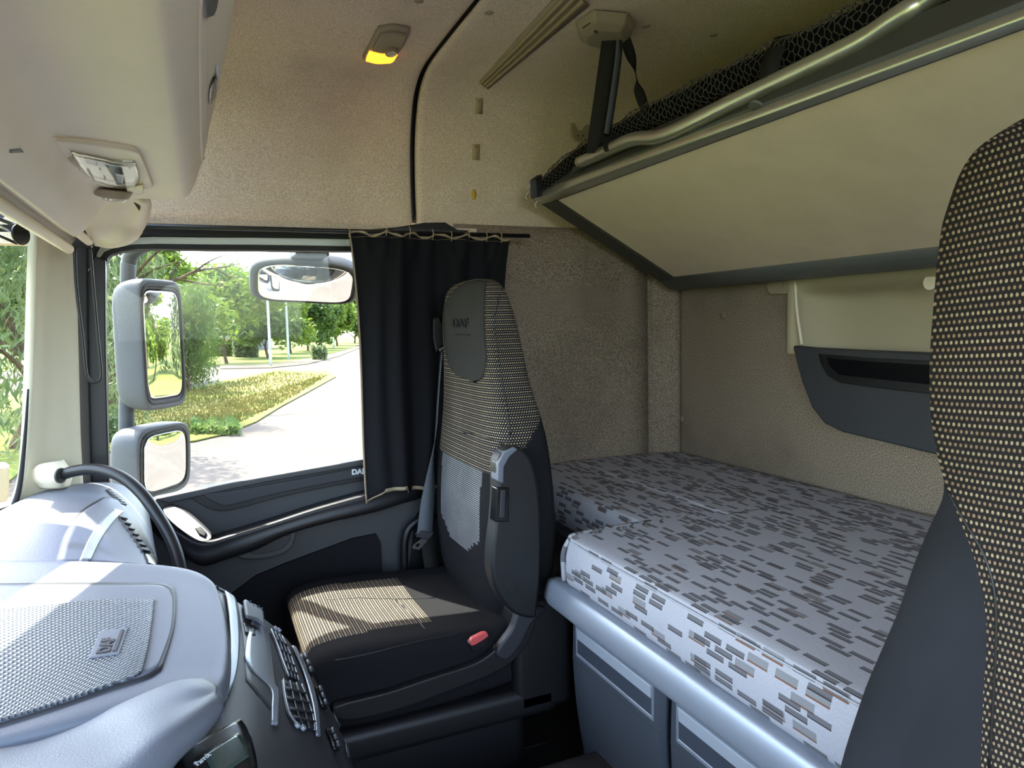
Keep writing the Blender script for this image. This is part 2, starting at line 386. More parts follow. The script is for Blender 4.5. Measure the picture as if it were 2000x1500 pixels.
def prism(name, pts, ext, mat, parent=None, bw=0, seg=3, hole=None):
    """planar outline extruded along ext"""
    pts = [V(p) for p in pts]; n = len(pts); ext = V(ext)
    nr = V()
    for i in range(n): nr += pts[i].cross(pts[(i+1) % n])
    if nr.dot(ext) > 0: pts = pts[::-1]
    vs_ = pts+[p+ext for p in pts]
    fs = [tuple(range(n)), tuple(range(2*n-1, n-1, -1))]+[(i, i+n, (i+1) % n+n, (i+1) % n) for i in range(n)]
    o = mk(name, vs_, fs, mat, parent)
    if bw: bev(o, bw, seg)
    return o
def plate(name, pxs, ext, mat, parent=None, bw=0, smooth=0, **pl):
    pts = [V((a[0], a[1], 0)) for a in pxs]
    if smooth: pts = catm(pts, smooth, True)
    return prism(name, [P(a.x, a.y, **pl) for a in pts], ext, mat, parent, bw)
def ring(name, outer, inner, ext, mat, parent=None, bw=0):
    """frame between two outlines with equal point counts"""
    n = len(outer); ext = V(ext); o_, i_ = [V(p) for p in outer], [V(p) for p in inner]
    vs_ = o_+i_+[p+ext for p in o_]+[p+ext for p in i_]; fs = []
    for k_ in range(n):
        j = (k_+1) % n
        fs += [(k_, j, n+j, n+k_), (2*n+j, 2*n+k_, 3*n+k_, 3*n+j), (j, k_, 2*n+k_, 2*n+j), (n+k_, n+j, 3*n+j, 3*n+k_)]
    me = mk(name, vs_, fs, mat, parent)
    bm = bmesh.new(); bm.from_mesh(me.data); bmesh.ops.recalc_face_normals(bm, faces=bm.faces); bm.to_mesh(me.data); bm.free()
    if bw: bev(me, bw)
    return me
def box(name, lo, hi, mat, parent=None, bw=0, seg=3):
    x0, y0, z0 = lo; x1, y1, z1 = hi
    return prism(name, [(x0, y0, z0), (x1, y0, z0), (x1, y1, z0), (x0, y1, z0)], (0, 0, z1-z0), mat, parent, bw, seg)
def disc(name, c, n, r, h, mat, parent=None, seg=20, bw=0, r2=None):
    c = V(c); n = V(n).normalized(); a = n.orthogonal().normalized(); b = n.cross(a); r2 = r if r2 is None else r2
    vs_ = [c+(a*math.cos(2*math.pi*i/seg)+b*math.sin(2*math.pi*i/seg))*r for i in range(seg)]+[c+n*h+(a*math.cos(2*math.pi*i/seg)+b*math.sin(2*math.pi*i/seg))*r2 for i in range(seg)]
    fs = [tuple(range(seg))[::-1], tuple(range(seg, 2*seg))]+[(i, (i+1) % seg, (i+1) % seg+seg, i+seg) for i in range(seg)]
    o = mk(name, vs_, fs, mat, parent)
    if bw: bev(o, bw)
    return o
def dome(name, c, n, r, h, mat, parent=None, sx=1):
    c = V(c); n = V(n).normalized(); a = n.orthogonal().normalized(); b = n.cross(a); vs_ = []; fs = []; S = 16; K = 5
    for j in range(K):
        t = j/K*math.pi/2
        for i in range(S):
            an = 2*math.pi*i/S; vs_.append(c+(a*math.cos(an)*sx+b*math.sin(an))*r*math.cos(t)+n*h*math.sin(t))
    vs_.append(c+n*h)
    for j in range(K-1):
        for i in range(S): fs.append((j*S+i, j*S+(i+1) % S, (j+1)*S+(i+1) % S, (j+1)*S+i))
    fs += [((K-1)*S+i, (K-1)*S+(i+1) % S, K*S) for i in range(S)]; fs.append(tuple(range(S))[::-1])
    return mk(name, vs_, fs, mat, parent, True)
def text(name, s, c, xdir, ydir, size, mat, parent=None, ext=.0008, bold=.02, sx=1):
    cu = bpy.data.curves.new(name, 'FONT'); cu.body = s; cu.size = 1; cu.extrude = ext/size; cu.offset = bold; cu.resolution_u = 4
    t = bpy.data.objects.new(name, cu); COL.objects.link(t)
    dg = bpy.context.evaluated_depsgraph_get(); me = bpy.data.meshes.new_from_object(t.evaluated_get(dg))
    bpy.data.objects.remove(t); bpy.data.curves.remove(cu)
    xd = V(xdir).normalized(); yd = V(ydir); yd = (yd-xd*yd.dot(xd)).normalized(); nd = xd.cross(yd); c = V(c)
    for v in me.vertices: v.co = c+xd*(v.co.x*size*sx)+yd*(v.co.y*size)+nd*(v.co.z*size)
    me.materials.clear(); me.materials.append(MT[mat]); o = bpy.data.objects.new(name, me); return link(o, parent)
def struct(o): o['kind'] = 'structure'; return o
def strap(name, pts, wv, mat, parent=None, th=.0012, n=6):
    """flat webbing along pts with width vectors wv"""
    c = catm(pts, n); w_ = catm(wv, n) if isinstance(wv, list) else [V(wv)]*len(c)
    rows = [[a-b for a, b in zip(c, w_)], [a+b for a, b in zip(c, w_)]]
    return grid(name, rows, mat, parent, th, nu=1, nv=1, off=0)
# ================================================================== CAB SHELL
YW = 2.10
# floor
struct(box('floor', (-.55, -.35, .10), (1.62, 2.12, .15), 'floor'))
tun = struct(box('floor_tunnel', (-.5, .45, .15), (.95, 1.29, .285), 'carpet', bw=.03))
# passenger side upper lining (front and rear of the seam) and the ceiling, one rounded profile each
prof = [(2.135, 1.50), (2.14, 1.62), (2.13, 1.74), (2.10, 1.83), (2.055, 1.89), (1.965, 1.925), (1.78, 1.934), (1.5, 1.938), (1.0, 1.945), (.4, 1.95), (-.35, 1.93)]
def side_rows(xs, dy=0):
    return [[V((x, y+dy, z)) for (y, z) in prof] for x in xs]
wf = struct(grid('wall_right', side_rows([-.5, -.1, .3, .52, .604]) + [[V((.616, y+.012, z+.008)) for y, z in prof]], 'liner', thick=.012, nu=4, nv=3, off=1))
wr = struct(grid('wall_right_rear', [[V((.63, y+.012, z+.008)) for y, z in prof]]+side_rows([.642, .70, .9, 1.1, 1.3, 1.50, 1.58]), 'liner', thick=.012, nu=4, nv=3, off=1))
struct(grid('trim_1', [[V((.598, y+.026, z+.024)) for y, z in prof], [V((.650, y+.026, z+.024)) for y, z in prof]], 'black', thick=.004, nu=4, nv=1, off=1))
SHELL = surf(wf, wr)
# sleeper side wall, below the upper lining
sw = struct(grid('wall_right_sleeper', [[V((x, y, z)) for z, y in ((1.50, 2.125), (1.47, 2.105), (1.2, 2.10), (.9, 2.10), (.5, 2.10), (.15, 2.10))] for x in (.74, .95, 1.2, 1.43)], 'stipple', thick=.02, nu=3, nv=3, off=1))
cp = struct(grid('trim_2', [[V((x, y, z)) for z in (1.50, 1.1, .7, .3)] for x, y in ((1.43, 2.10), (1.462, 2.098), (1.475, 2.085), (1.52, 2.06), (1.535, 2.055), (1.548, 2.07), (1.55, 2.10))], 'stipple', thick=.01, nu=3, nv=3, off=1))
# rear wall built round the recess
XR = 1.55
struct(box('wall_rear_upper', (XR, -.35, 1.345), (XR+.02, 2.12, 1.95), 'stipple'))
struct(box('wall_rear', (XR, 1.535, .15), (XR+.02, 2.12, 1.345), 'stipple'))
struct(box('wall_rear_lower', (XR, -.35, .15), (XR+.02, 1.535, 1.10), 'stipple'))
struct(box('wall_rear_left', (XR, -.35, 1.10), (XR+.02, .35, 1.345), 'stipple'))
# driver side of the cab behind the driver's seat and the header over the open door
struct(box('wall_left_sleeper', (.85, -.37, .15), (1.57, -.35, 1.95), 'stipple'))
# outer shell of the cab above the windows, unseen, added to block sun leaks
struct(box('wall_outer_upper', (-.5, 2.17, 1.50), (1.62, 2.19, 2.06), 'beige_pillar'))
struct(box('ceiling_outer', (-.56, -.37, 2.05), (1.62, 2.19, 2.07), 'beige_pillar'))
struct(box('wall_outer_rear', (1.66, -.37, -.3), (1.68, 2.19, 2.06), 'beige_pillar'))
# front bulkhead under the dashboard
struct(box('wall_front', (-.78, -.36, .10), (-.74, 2.12, .84), 'black'))
# windscreen
wpts = [(-.355, 1.95), (-.40, 1.885), (-.50, 1.70), (-.62, 1.40), (-.68, 1.0), (-.69, .6), (-.66, .2), (-.5, -.15), (-.36, -.34)]
def wrow(z, dx): return [V((x+dx, y, z)) for x, y in wpts]
struct(grid('window_1', [wrow(.80, 0), wrow(1.1, .02), wrow(1.54, .06)], 'glass', thick=.005, nu=4, nv=3))
struct(grid('trim_3', [wrow(.76, .0), wrow(.83, .006)], 'black', thick=.01, nu=4, nv=2))
# header beam above the windscreen and roof front
struct(grid('wall_front_header', [wrow(1.53, .07), wrow(1.56, .09), wrow(1.64, .12), wrow(1.95, .16)], 'black', thick=.02, nu=4, nv=2))
vis = thing('sun_visor', 'blue-tinted outside sun visor along the top of the windscreen', 'sun visor', (-.7, .8, 1.4))
grid('visor_blade', [wrow(1.50, -.01), wrow(1.44, -.06), wrow(1.375, -.13)], 'tint', vis, .005, 4, 3)
for q in (1, 4, 7): box('visor_stay', (wpts[q][0]-.06, wpts[q][1], 1.43), (wpts[q][0]+.06, wpts[q][1]+.012, 1.445), 'rubber', vis)
# A pillar
c0 = [(70, 470), (62, 560), (56, 700), (50, 850), (40, 950), (22, 1000), (-20, 1045)]
def cz(pxs, y): return [P(a, b, y=y) for a, b in pxs]
pil = [cz([(60, 400), (63, 470), (60, 560), (56, 700), (50, 850), (38, 950), (-5, 1035)], 1.885),
       cz([(75, 400), (74, 470), (72, 560), (67, 700), (62, 850), (52, 960), (20, 1040)], 1.905),
       cz([(95, 400), (92, 480), (90, 570), (85, 700), (84, 850), (82, 960), (70, 1040)], 1.935),
       cz([(125, 400), (124, 480), (124, 570), (124, 700), (126, 850), (128, 960), (125, 1040)], 1.965),
       cz([(140, 400), (139, 480), (142, 570), (146, 700), (150, 850), (156, 960), (156, 1040)], 2.00)]
struct(tube('trim_4', [P(55, 760, y=1.87), P(49, 850, y=1.87), P(38, 950, y=1.87), P(20, 1000, y=1.87), P(-10, 1030, y=1.87)], lambda t: .002+.007*t, 'rubber', n=5, seg=8))
APIL = struct(grid('wall_front_pillar', pil, 'beige_pillar', thick=.02, nu=4, nv=4, off=0))
struct(plate('trim_5', [(139, 440), (170, 440), (170, 560), (172, 700), (176, 850), (180, 990), (154, 990), (150, 850), (146, 700), (141, 560)], (0, .02, 0), 'rubber', y=2.03, bw=.003))
# ================================================================== DOOR
door = thing('door_1', 'passenger door', 'door', (0.2, 2.1, .3)); door['kind'] = 'structure'; del door['category']; del door['label']
Yd = 2.06
# dark window frame ring, pale painted edge and black glass seal
def rr(pxs, y, s=5): return [P(a.x, a.y, y=y) for a in catm([V((q[0], q[1], 0)) for q in pxs], s, True)]
o1 = [(163, 520), (200, 452), (420, 444), (720, 448), (900, 452), (905, 700), (900, 930), (720, 935), (450, 985), (300, 1010), (188, 1000), (172, 760)]
i1 = [(186, 545), (216, 470), (420, 463), (720, 467), (860, 470), (862, 700), (860, 905), (720, 910), (450, 960), (300, 992), (205, 985), (194, 760)]
i2 = [(192, 550), (224, 484), (420, 478), (720, 482), (850, 484), (852, 700), (850, 900), (720, 905), (450, 952), (300, 985), (212, 978), (200, 760)]
i3 = [(206, 545), (236, 491), (420, 488), (720, 491), (840, 492), (842, 700), (840, 870), (710, 899), (450, 945), (310, 976), (216, 968), (208, 760)]
ring('window_frame', rr(o1, Yd, 4), rr(i1, Yd, 4), (0, .03, 0), 'rubber', door, .004)
ring('painted_edge', rr(i1, Yd+.012, 4), rr(i2, Yd+.012, 4), (0, .03, 0), 'seal_light', door, .002)
ring('glass_seal', rr(i2, Yd+.004, 4), rr(i3, Yd+.004, 4), (0, .05, 0), 'rubber', door, .003)
# wide dark front seal strip
plate('front_seal', [(165, 540), (188, 500), (206, 508), (206, 600), (208, 760), (214, 970), (176, 985), (168, 760)], (0, .03, 0), 'black', door, .004, y=Yd-.012)
gl = struct(prism('window_2', [P(200, 484, y=2.10), P(870, 484, y=2.10), P(870, 930, y=2.10), P(205, 1010, y=2.10)], (0, .004, 0), 'glass'))
# door card
plate('door_panel', [(214, 985), (300, 977), (450, 944), (712, 898), (860, 872), (830, 980), (812, 1010), (800, 1110), (800, 1300), (300, 1420), (150, 1300), (150, 1010)], (0, .03, 0), 'door', door, .004, y=2.04)
plate('sill_strip', [(300, 975), (450, 943), (712, 897), (780, 884), (780, 895), (712, 909), (530, 941), (450, 957), (330, 984)], (0, .04, 0), 'door', door, .005, y=2.02)
# oblong pocket above the armrest
pk = [(371, 968), (395, 963), (450, 954), (560, 932), (712, 905), (800, 890), (800, 925), (712, 938), (560, 968), (470, 992), (430, 998), (400, 990)]
plate('pocket_rim', pk, (0, .02, 0), 'door2', door, .004, smooth=4, y=2.024)
pk2 = [(400, 966), (450, 959), (560, 940), (712, 912), (790, 900), (790, 920), (712, 931), (560, 960), (470, 982), (440, 988), (418, 981)]
plate('pocket_inlay', pk2, (0, .02, 0), 'dash2', door, .003, smooth=4, y=2.018)
text('door_lettering', 'DAF', P(687, 927, y=2.0175), (1, 0, -.02), (0, 0, 1), .021, 'white', door, .0006, .045)
# armrest, a long swelling body: profile rows along x
def arm(px_top, px_bot, yo, yi, f=1.0):
    a = P(*px_top, y=yi); b = P(*px_bot, y=yi)
    return [V((P(*px_top, y=yo).x, 2.045, P(*px_top, y=yo).z+.01)), P(px_top[0], px_top[1]-4, y=(yo+yi)/2+.02), a, V((a.x, yi-.006, (a.z*.6+b.z*.4))), b, V((b.x, 2.045, b.z-.03))]
rows = [arm((283, 1000), (292, 1020), 2.03, 2.02), arm((300, 1008), (318, 1050), 2.03, 1.985), arm((340, 1030), (360, 1085), 2.03, 1.955), arm((380, 1052), (395, 1104), 2.03, 1.945),
        arm((410, 1056), (440, 1092), 2.02, 1.942), arm((450, 1045), (500, 1072), 2.02, 1.94), arm((530, 1021), (560, 1044), 2.02, 1.94), arm((620, 992), (640, 1020), 2.02, 1.94), arm((730, 962), (740, 997), 2.02, 1.945), arm((800, 945), (800, 975), 2.03, 1.97), arm((830, 938), (825, 960), 2.03, 2.02)]
ARM = grid('armrest', rows, 'door2', door, nu=4, nv=4)
s_ = ARM.modifiers.new('solid', 'SOLIDIFY'); s_.thickness = .004; s_.offset = -1
plate('control_panel', [(318, 996), (340, 990), (368, 1004), (408, 1040), (412, 1052), (396, 1058), (372, 1048), (335, 1020)], (0, .03, 0), 'door', door, .004, smooth=3, n=V((-.1, -.5, .85)), d=V((-.1, -.5, .85)).dot(P(360, 1020, y=1.95)))
plate('window_switch', [(381, 1031), (392, 1027), (404, 1040), (400, 1048), (388, 1042)], (0, .01, -.012), 'gloss', door, .002, n=V((-.1, -.5, .85)), d=V((-.1, -.5, .85)).dot(P(360, 1020, y=1.948))+.003)
plate('pull_handle', [(462, 1082), (480, 1068), (520, 1052), (560, 1040), (578, 1038), (578, 1050), (568, 1072), (545, 1086), (500, 1094), (470, 1092)], (0, .05, 0), 'door', door, .01, smooth=4, y=1.975)
plate('handle_recess', [(484, 1074), (520, 1058), (560, 1046), (569, 1048), (560, 1064), (540, 1076), (500, 1083)], (0, .01, 0), 'dash2', door, .003, smooth=4, y=1.972)
plate('mesh_insert', [(440, 1170), (500, 1125), (560, 1100), (690, 1052), (735, 1043), (744, 1060), (748, 1130), (748, 1240), (600, 1310), (440, 1330), (400, 1210)], (0, .02, 0), 'mesh_door', door, y=2.03)
ins = door.children[-1]; me = ins.data; ul = me.uv_layers.new(name='UVMap')
for lp in me.loops: c_ = me.vertices[lp.vertex_index].co; ul.data[lp.index].uv = (c_.x, c_.z)
tube('rear_edge_rail', [P(792, 1180, y=1.99), P(790, 1120, y=1.99), P(790, 1060, y=1.99), P(800, 1030, y=1.99), P(825, 1012, y=1.99), P(850, 1005, y=2.02)], .012, 'black', door)
# B pillar behind curtain and belt
bp = struct(box('wall_right_pillar', (.53, 2.045, .15), (.76, 2.11, 1.49), 'black'))
bp2 = struct(box('trim_6', (-.5, 2.075, 1.425), (.80, 2.13, 1.50), 'liner'))
# ================================================================== CURTAIN RAIL, CURTAIN
rail = tag(tube('curtain_rail', [P(284, 441, y=2.0), P(1034, 461, y=2.0)], .0065, 'black', n=1, seg=8), 'long black curtain rail running under the side lining above the door window', 'curtain rail')
cur = thing('window_curtain', 'black pleated curtain with beige edging drawn back beside the door window', 'curtain', (.6, 1.98, .72))
def curt(u, v):
    xt = .388+(.862-.388)*u; xb = .412+(.80-.412)*u**1.05
    x = xt+(xb-xt)*v**.7
    fold = (.012*math.sin(u*5.5*math.pi*2+.6+.8*v)*min(1, .25+u*2.4)+.014*math.sin(u*2.4*math.pi*2+1.2+v*.9))*(.45+.75*min(1, v*3))*min(1, .35+u*4)
    if v < .08: fold += .006*math.sin(u*60)
    q = min(1, max(0, (u-.30)/.25)); yc0 = 1.915+.065*q*q*(3-2*q); k0 = yc0/1.975
    return V(((x+.006*math.sin(v*5+u*9))*k0, yc0+fold*1.15, 1.462+.006*math.sin(u*37)*(1 if v < .02 else 0)))
def cbot(u):
    return .708+(.03*(u/.13) if u < .13 else .03)+(.0 if u < .3 else -.012)
NU, NV_ = 110, 40; vs_, uvs, fs = [], [], []
for j in range(NV_+1):
    for i in range(NU+1):
        u, v = i/NU, j/NV_; p = curt(u, v); p.z = p.z+(cbot(u)-p.z)*v; p.z = 1.2+(p.z-1.2)*(.972 if u < .3 else .972+.028*min(1, (u-.3)*4))
        vs_.append(p); uvs.append((u, v))
for j in range(NV_):
    for i in range(NU): fs.append((j*(NU+1)+i, j*(NU+1)+i+1, (j+1)*(NU+1)+i+1, (j+1)*(NU+1)+i))
cb = mk('curtain_cloth', vs_, fs, 'curtain', cur, True, uvs); m_ = cb.modifiers.new('solid', 'SOLIDIFY'); m_.thickness = .002; m_.offset = 0
def cpt(i, j): return vs_[j*(NU+1)+i].copy()
D_ = V((0, -.0022, 0))
grid('curtain_hem', [[cpt(i, NV_)+D_+V((0, 0, .001)) for i in range(0, NU+1)], [cpt(i, NV_)+D_+V((0, 0, .011 if i > 14 else .005)) for i in range(0, NU+1)]], 'hem', cur, .0012, nu=1, nv=1)
grid('curtain_side_edging', [[cpt(0, j)+D_ for j in range(NV_+1)], [cpt(0, j)+D_+V((.0045, 0, 0)) for j in range(NV_+1)]], 'hem', cur, .0012, nu=1, nv=1)
grid('curtain_heading_tape', [[cpt(i, 0)+D_+V((0, 0, .002+.0015*math.sin(i*.9))) for i in range(NU+1)], [cpt(i, 0)+D_+V((0, 0, -.004)) for i in range(NU+1)]], 'hem', cur, .0012, nu=1, nv=1)
tube('stitching', [cpt(i, 1)+D_+V((0, -.001, .008)) for i in range(0, NU+1)], .0004, 'hem', cur, n=1, seg=4, sm=False)
for i in (0, 22, 40, 56, 68, 80, 92, 104):
    c = cpt(i, 0); tube('hook', [c+V((0, 0, .018)), c+V((.002, -.006, .01)), c+V((0, -.004, -.012))], .0011, 'tan', cur, seg=6)
# ================================================================== OVERHEAD FRONT CONSOLE
con = thing('overhead_console', 'beige moulded overhead storage console above the windscreen', 'overhead console', (-.1, .9, 1.45))
def cprof(y):
    f = max(0, min(1, (1.7-y)/.7)); dx = .038*f; dz = .03*f
    return [V((-.33, y, 1.93)), V((-.34, y, 1.50)), V((-.235, y, 1.407)), V((-.213, y, 1.403)), V((-.192, y, 1.425)), V((-.165, y, 1.462)), V((-.12, y, 1.478)), V((-.035, y, 1.482)), V((-.008, y, 1.490)), V((.008+dx*.3, y, 1.515+dz*.2)), V((.018+dx*.8, y, 1.545+dz*.6)), V((.025+dx, y, 1.573+dz)), V((.022+dx, y, 1.61+dz)), V((-.03+dx, y, 1.75+dz)), V((-.12, y, 1.92))]
def shrink(pr, f, dy):
    c = sum(pr, V())/len(pr); return [p.lerp(c, f)+V((0, dy, 0)) for p in pr]
rows = [cprof(y) for y in (-.3, .3, .8, 1.1, 1.4, 1.6, 1.672)]
rows += [shrink(cprof(1.672), .006, .012), shrink(cprof(1.672), .03, .022), shrink(cprof(1.672), .10, .025), shrink(cprof(1.672), .3, .025), shrink(cprof(1.672), .95, .025)]
body = grid('console_body', rows, 'beige', con, nu=3, nv=3)
# lower corner bulge reaching on to the pillar
bul = [[P(150, 385, y=1.72), P(210, 380, y=1.72), P(262, 383, y=1.70), P(282, 392, y=1.70), P(287, 380, y=1.70)],
       [P(150, 410, y=1.76), P(205, 400, y=1.76), P(255, 400, y=1.77), P(279, 412, y=1.79), P(292, 400, y=1.86)],
       [P(165, 445, y=1.84), P(205, 438, y=1.84), P(250, 435, y=1.85), P(272, 440, y=1.88), P(285, 430, y=1.93)],
       [P(182, 472, y=1.90), P(215, 474, y=1.88), P(245, 470, y=1.88), P(264, 462, y=1.91), P(275, 450, y=1.96)],
       [P(184, 476, y=1.96), P(215, 481, y=1.97), P(243, 476, y=1.97), P(263, 466, y=1.98), P(275, 452, y=2.0)]]
grid('lower_corner', bul, 'beige', con, thick=.01, nu=5, nv=5, off=0)
prism('dark_gap', [P(256, 388, y=1.73), P(278, 388, y=1.73), P(271, 410, y=1.73)], (0, .02, 0), 'darkframe', con)
CON = surf(body)
# locker lid edge, latch and recessed handle on the rear face
drape('locker_lid', [[(391, -5), (400, -5)], [(388, 30), (401, 34)], [(388, 120), (403, 170)], [(390, 240), (404, 250)], [(392, 300), (404, 300)], [(394, 322), (402, 314)]], CON, .002, 'beige', con, .004, 4, 4)
drape('latch', [[(416, 148), (421, 150)], [(409, 168), (420, 168)], [(407, 186), (417, 186)], [(407, 200), (410, 200)]], CON, .003, 'gloss', con, .004, 3, 3)
drape('latch_rim', [[(421, 126), (424, 126)], [(420, 150), (424, 150)], [(419, 172), (423, 172)]], CON, .003, 'white', con, .003, 3, 3)
drape('recessed_grip', [[(394, -8), (420, -8)], [(394, 12), (417, 10)], [(395, 31), (412, 24)]], CON, .004, 'greyframe', con, .006, 4, 4)
drape('screw_cap', [[(18, 292), (40, 290)], [(18, 298), (46, 297)]], CON, .001, 'greyframe', con, .002, 4, 3)
# reading lamp in the console
lamp = tag(drape('reading_lamp', [[(100, 268), (150, 270), (215, 278), (262, 287), (272, 294)], [(112, 285), (150, 300), (215, 310), (270, 318), (283, 318)], [(138, 318), (160, 330), (215, 344), (272, 350), (294, 346)], [(160, 338), (180, 350), (218, 362), (265, 366), (298, 358)]], CON, .006, 'beige', None, .012, 6, 6), 'beige reading lamp with clear lens set in the overhead console', 'lamp')
drape('reflector', [[(128, 286), (175, 294), (225, 304), (262, 306)], [(140, 305), (175, 316), (222, 330), (270, 334)], [(160, 328), (185, 338), (225, 348), (262, 350)]], CON, .008, 'reflector', lamp, .003, 6, 6)
drape('lens_bar', [[(160, 300), (190, 304), (214, 308)], [(164, 308), (190, 313), (212, 316)]], CON, .010, 'white', lamp, .003, 6, 4)
drape('lens', [[(126, 285), (175, 293), (225, 303), (264, 305)], [(140, 305), (175, 316), (222, 331), (272, 335)], [(162, 330), (185, 341), (225, 350), (264, 352)]], CON, .014, 'lens', lamp, .002, 6, 6)
drape('bulb_cover', [[(222, 322), (240, 326)], [(222, 346), (238, 346)]], CON, .013, 'steel', lamp, .004, 5, 5)
h_ = hit(218, 366, CON); disc('spot_ring', h_[0]+h_[1]*.003, V((-.1, .25, -1)), .036, .016, 'beige_dark', lamp, 24, .004, .028)
h_ = hit(220, 370, CON); disc('spot_lens', h_[0]+h_[1]*.012, V((-.1, .25, -1)), .026, .010, 'lens', lamp, 24, .003, .02)
drape('lamp_switch', [[(246, 356), (270, 352), (278, 350)], [(246, 368), (268, 367), (279, 364)]], CON, .013, 'beige', lamp, .004, 4, 4)
# rolled sun blind under the header
bl = thing('roller_sun_blind', 'beige roller sun blind with two bars rolled up above the windscreen', 'sun blind', (-.25, 1, 1.4))
def yline(px, py, y, y2):
    a = P(px, py, y=y); return [a, V((a.x, y2, a.z))]
tube('upper_bar', yline(173, 472, 1.88, -.2), .009, 'beige', bl, n=1)
tube('lower_bar', yline(134, 486, 1.86, -.2), .011, 'beige', bl, n=1)
a, b = yline(133, 480, 1.855, -.2); c, d = yline(170, 470, 1.875, -.2)
rows = [[a, b], [a.lerp(c, .25)+V((0, 0, .006)), b.lerp(d, .25)+V((0, 0, .006))], [a.lerp(c, .5)+V((0, 0, .016)), b.lerp(d, .5)+V((0, 0, .016))], [a.lerp(c, .75)+V((0, 0, .004)), b.lerp(d, .75)+V((0, 0, .004))], [c, d]]
grid('blind_cloth', rows, 'beige_dark', bl, .002, nu=1, nv=5)
a = P(158, 472, y=1.885); box('end_bracket', (a.x-.03, 1.885, a.z-.012), (a.x+.02, 1.915, a.z+.02), 'black', bl, .004)
yy = 1.90
cord = tag(tube('blind_cord', [P(145, 478, y=yy), P(149, 560, y=yy), P(161, 660, y=yy), P(167, 720, y=yy), P(173, 741, y=yy), P(184, 747, y=yy), P(195, 741, y=yy), P(197, 722, y=yy), P(190, 650, y=yy), P(182, 560, y=yy), P(175, 476, y=yy)], .0035, 'black'), 'thin black blind pull cord hanging in a loop against the front pillar', 'cord')
dk = thing('visor_pivot_disc', 'small round dark disc on a bracket at the top of the windscreen', 'disc', P(38, 458, y=1.78))
disc('disc_face', P(38, 458, y=1.78), V((.9, -.6, 0)), .022, .006, 'gloss', dk, 24, .002)
tube('bracket', [P(38, 440, y=1.79), P(20, 436, y=1.80), P(-20, 420, y=1.80)], .004, 'black', dk)
for q, (a, b) in enumerate((((-30, 428), (36, 458)), ((-30, 448), (34, 476)))):
    tube('wiper_arm' if 0 else 'rod', [P(*a, y=1.80), P(*b, y=1.80)], .003, 'steel' if q == 0 else 'black', dk, n=1, seg=6)
# ================================================================== CEILING FITTINGS
cl = thing('ceiling_courtesy_lamp', 'grey ceiling lamp with a lit amber lens above the passenger door', 'lamp', (.46, 1.77, 1.93))
base = drape('lamp_housing', [[(738, 50), (770, 46), (800, 52)], [(728, 70), (760, 72), (792, 75)], [(718, 90), (750, 95), (779, 94)], [(708, 108), (735, 115), (765, 115)]], SHELL, .010, 'beige_dark', cl, .012, 6, 6)
drape('amber_lens', [[(721, 91), (745, 97), (776, 97)], [(716, 102), (742, 108), (769, 109)], [(714, 110), (736, 115), (762, 114)]], SHELL, .014, 'amber', cl, .006, 6, 6)
drape('lamp_cover', [[(744, 56), (770, 53), (793, 58)], [(734, 74), (760, 76), (787, 79)], [(727, 89), (750, 93), (777, 94)]], SHELL, .015, 'beige_dark', cl, .006, 6, 6)
h_ = hit(762, 86, SHELL); disc('spot_ring', h_[0]+h_[1]*.012, h_[1]+V((.2, -.3, 0)), .017, .014, 'beige_dark', cl, 24, .003)
disc('spot_lens', h_[0]+h_[1]*.024+V((.002, -.004, 0)), h_[1]+V((.2, -.3, 0)), .012, .004, 'reflector', cl, 24, .001)
trk = thing('ceiling_track', 'taupe grooved track running across the ceiling', 'ceiling track', (.83, 1.5, 1.94))
def ytrk(px1, py1, px2, py2, w_, lift, mat, nm):
    drape(nm, [[(px1-w_*.38, py1-w_*.2), (px1+w_*.38, py1+w_*.35)], [((px1+px2)/2-w_*.7, (py1+py2)/2-w_*.6), ((px1+px2)/2+w_*.7, (py1+py2)/2+w_*.6)], [(px2-w_, py2-w_*.9), (px2+w_, py2+w_*.9)]], SHELL, lift, mat, trk, .008, 3, 12)
ytrk(944, 164, 1128, -12, 22, .006, 'beige_dark', 'track_base')
for q in (-.62, -.1, .45):
    drape('track_rib', [[(945+q*9-1, 160+q*8), (945+q*9+2, 162+q*8)], [(1036+q*16-2, 76+q*12), (1036+q*16+2, 79+q*12)], [(1128+q*24-4, -14+q*16), (1128+q*24+4, -9+q*16)]], SHELL, .011, 'tan', trk, .006, 2, 10)
scr = [(818, 0), (955, 25), (1262, 50), (1393, 68)]
where = ['over the courtesy lamp, first from the left', 'left of the grooved track', 'just right of the bunk strap bracket', 'farthest right, above the net']
for (a, b), wd in zip(scr, where):
    h_ = hit(a, max(b, 2), SHELL); tag(dome('screw_cap', h_[0]-h_[1]*.001, h_[1], .0115, .005, 'beige_dark'), 'taupe screw cap on the ceiling, '+wd, 'screw cap', 'screw caps on the ceiling')
for i, (a, b) in enumerate(((935, 207), (929, 297))):
    cp_ = tag(drape('wall_clip', [[(a-6, b-16), (a+8, b-15)], [(a-7, b+15), (a+7, b+16)]], SHELL, .002, 'tan', None, .004, 2, 2), 'small tan clip plate on the side lining, %s of the two' % ('upper' if i == 0 else 'lower'), 'clip', 'clip plates on the side lining')
    h_ = hit(a, b-10, SHELL); disc('clip_hole', h_[0]+h_[1]*.002, h_[1], .002, .0008, 'darkframe', cp_, 8)
tag(drape('tape_remnant', [[(922, 372), (927, 370)], [(920, 382), (931, 380)], [(924, 390), (928, 390)]], SHELL, .001, 'yellow', None, .001, 2, 2), 'small yellow remnant stuck on the side lining below the clips', 'remnant')
hk = thing('coat_hook', 'taupe two-pronged coat hook on the side lining behind the bunk strap', 'hook', P(1133, 262, y=2.1))
HO = hit(1133, 258, SHELL); hy = HO[0].y-.012
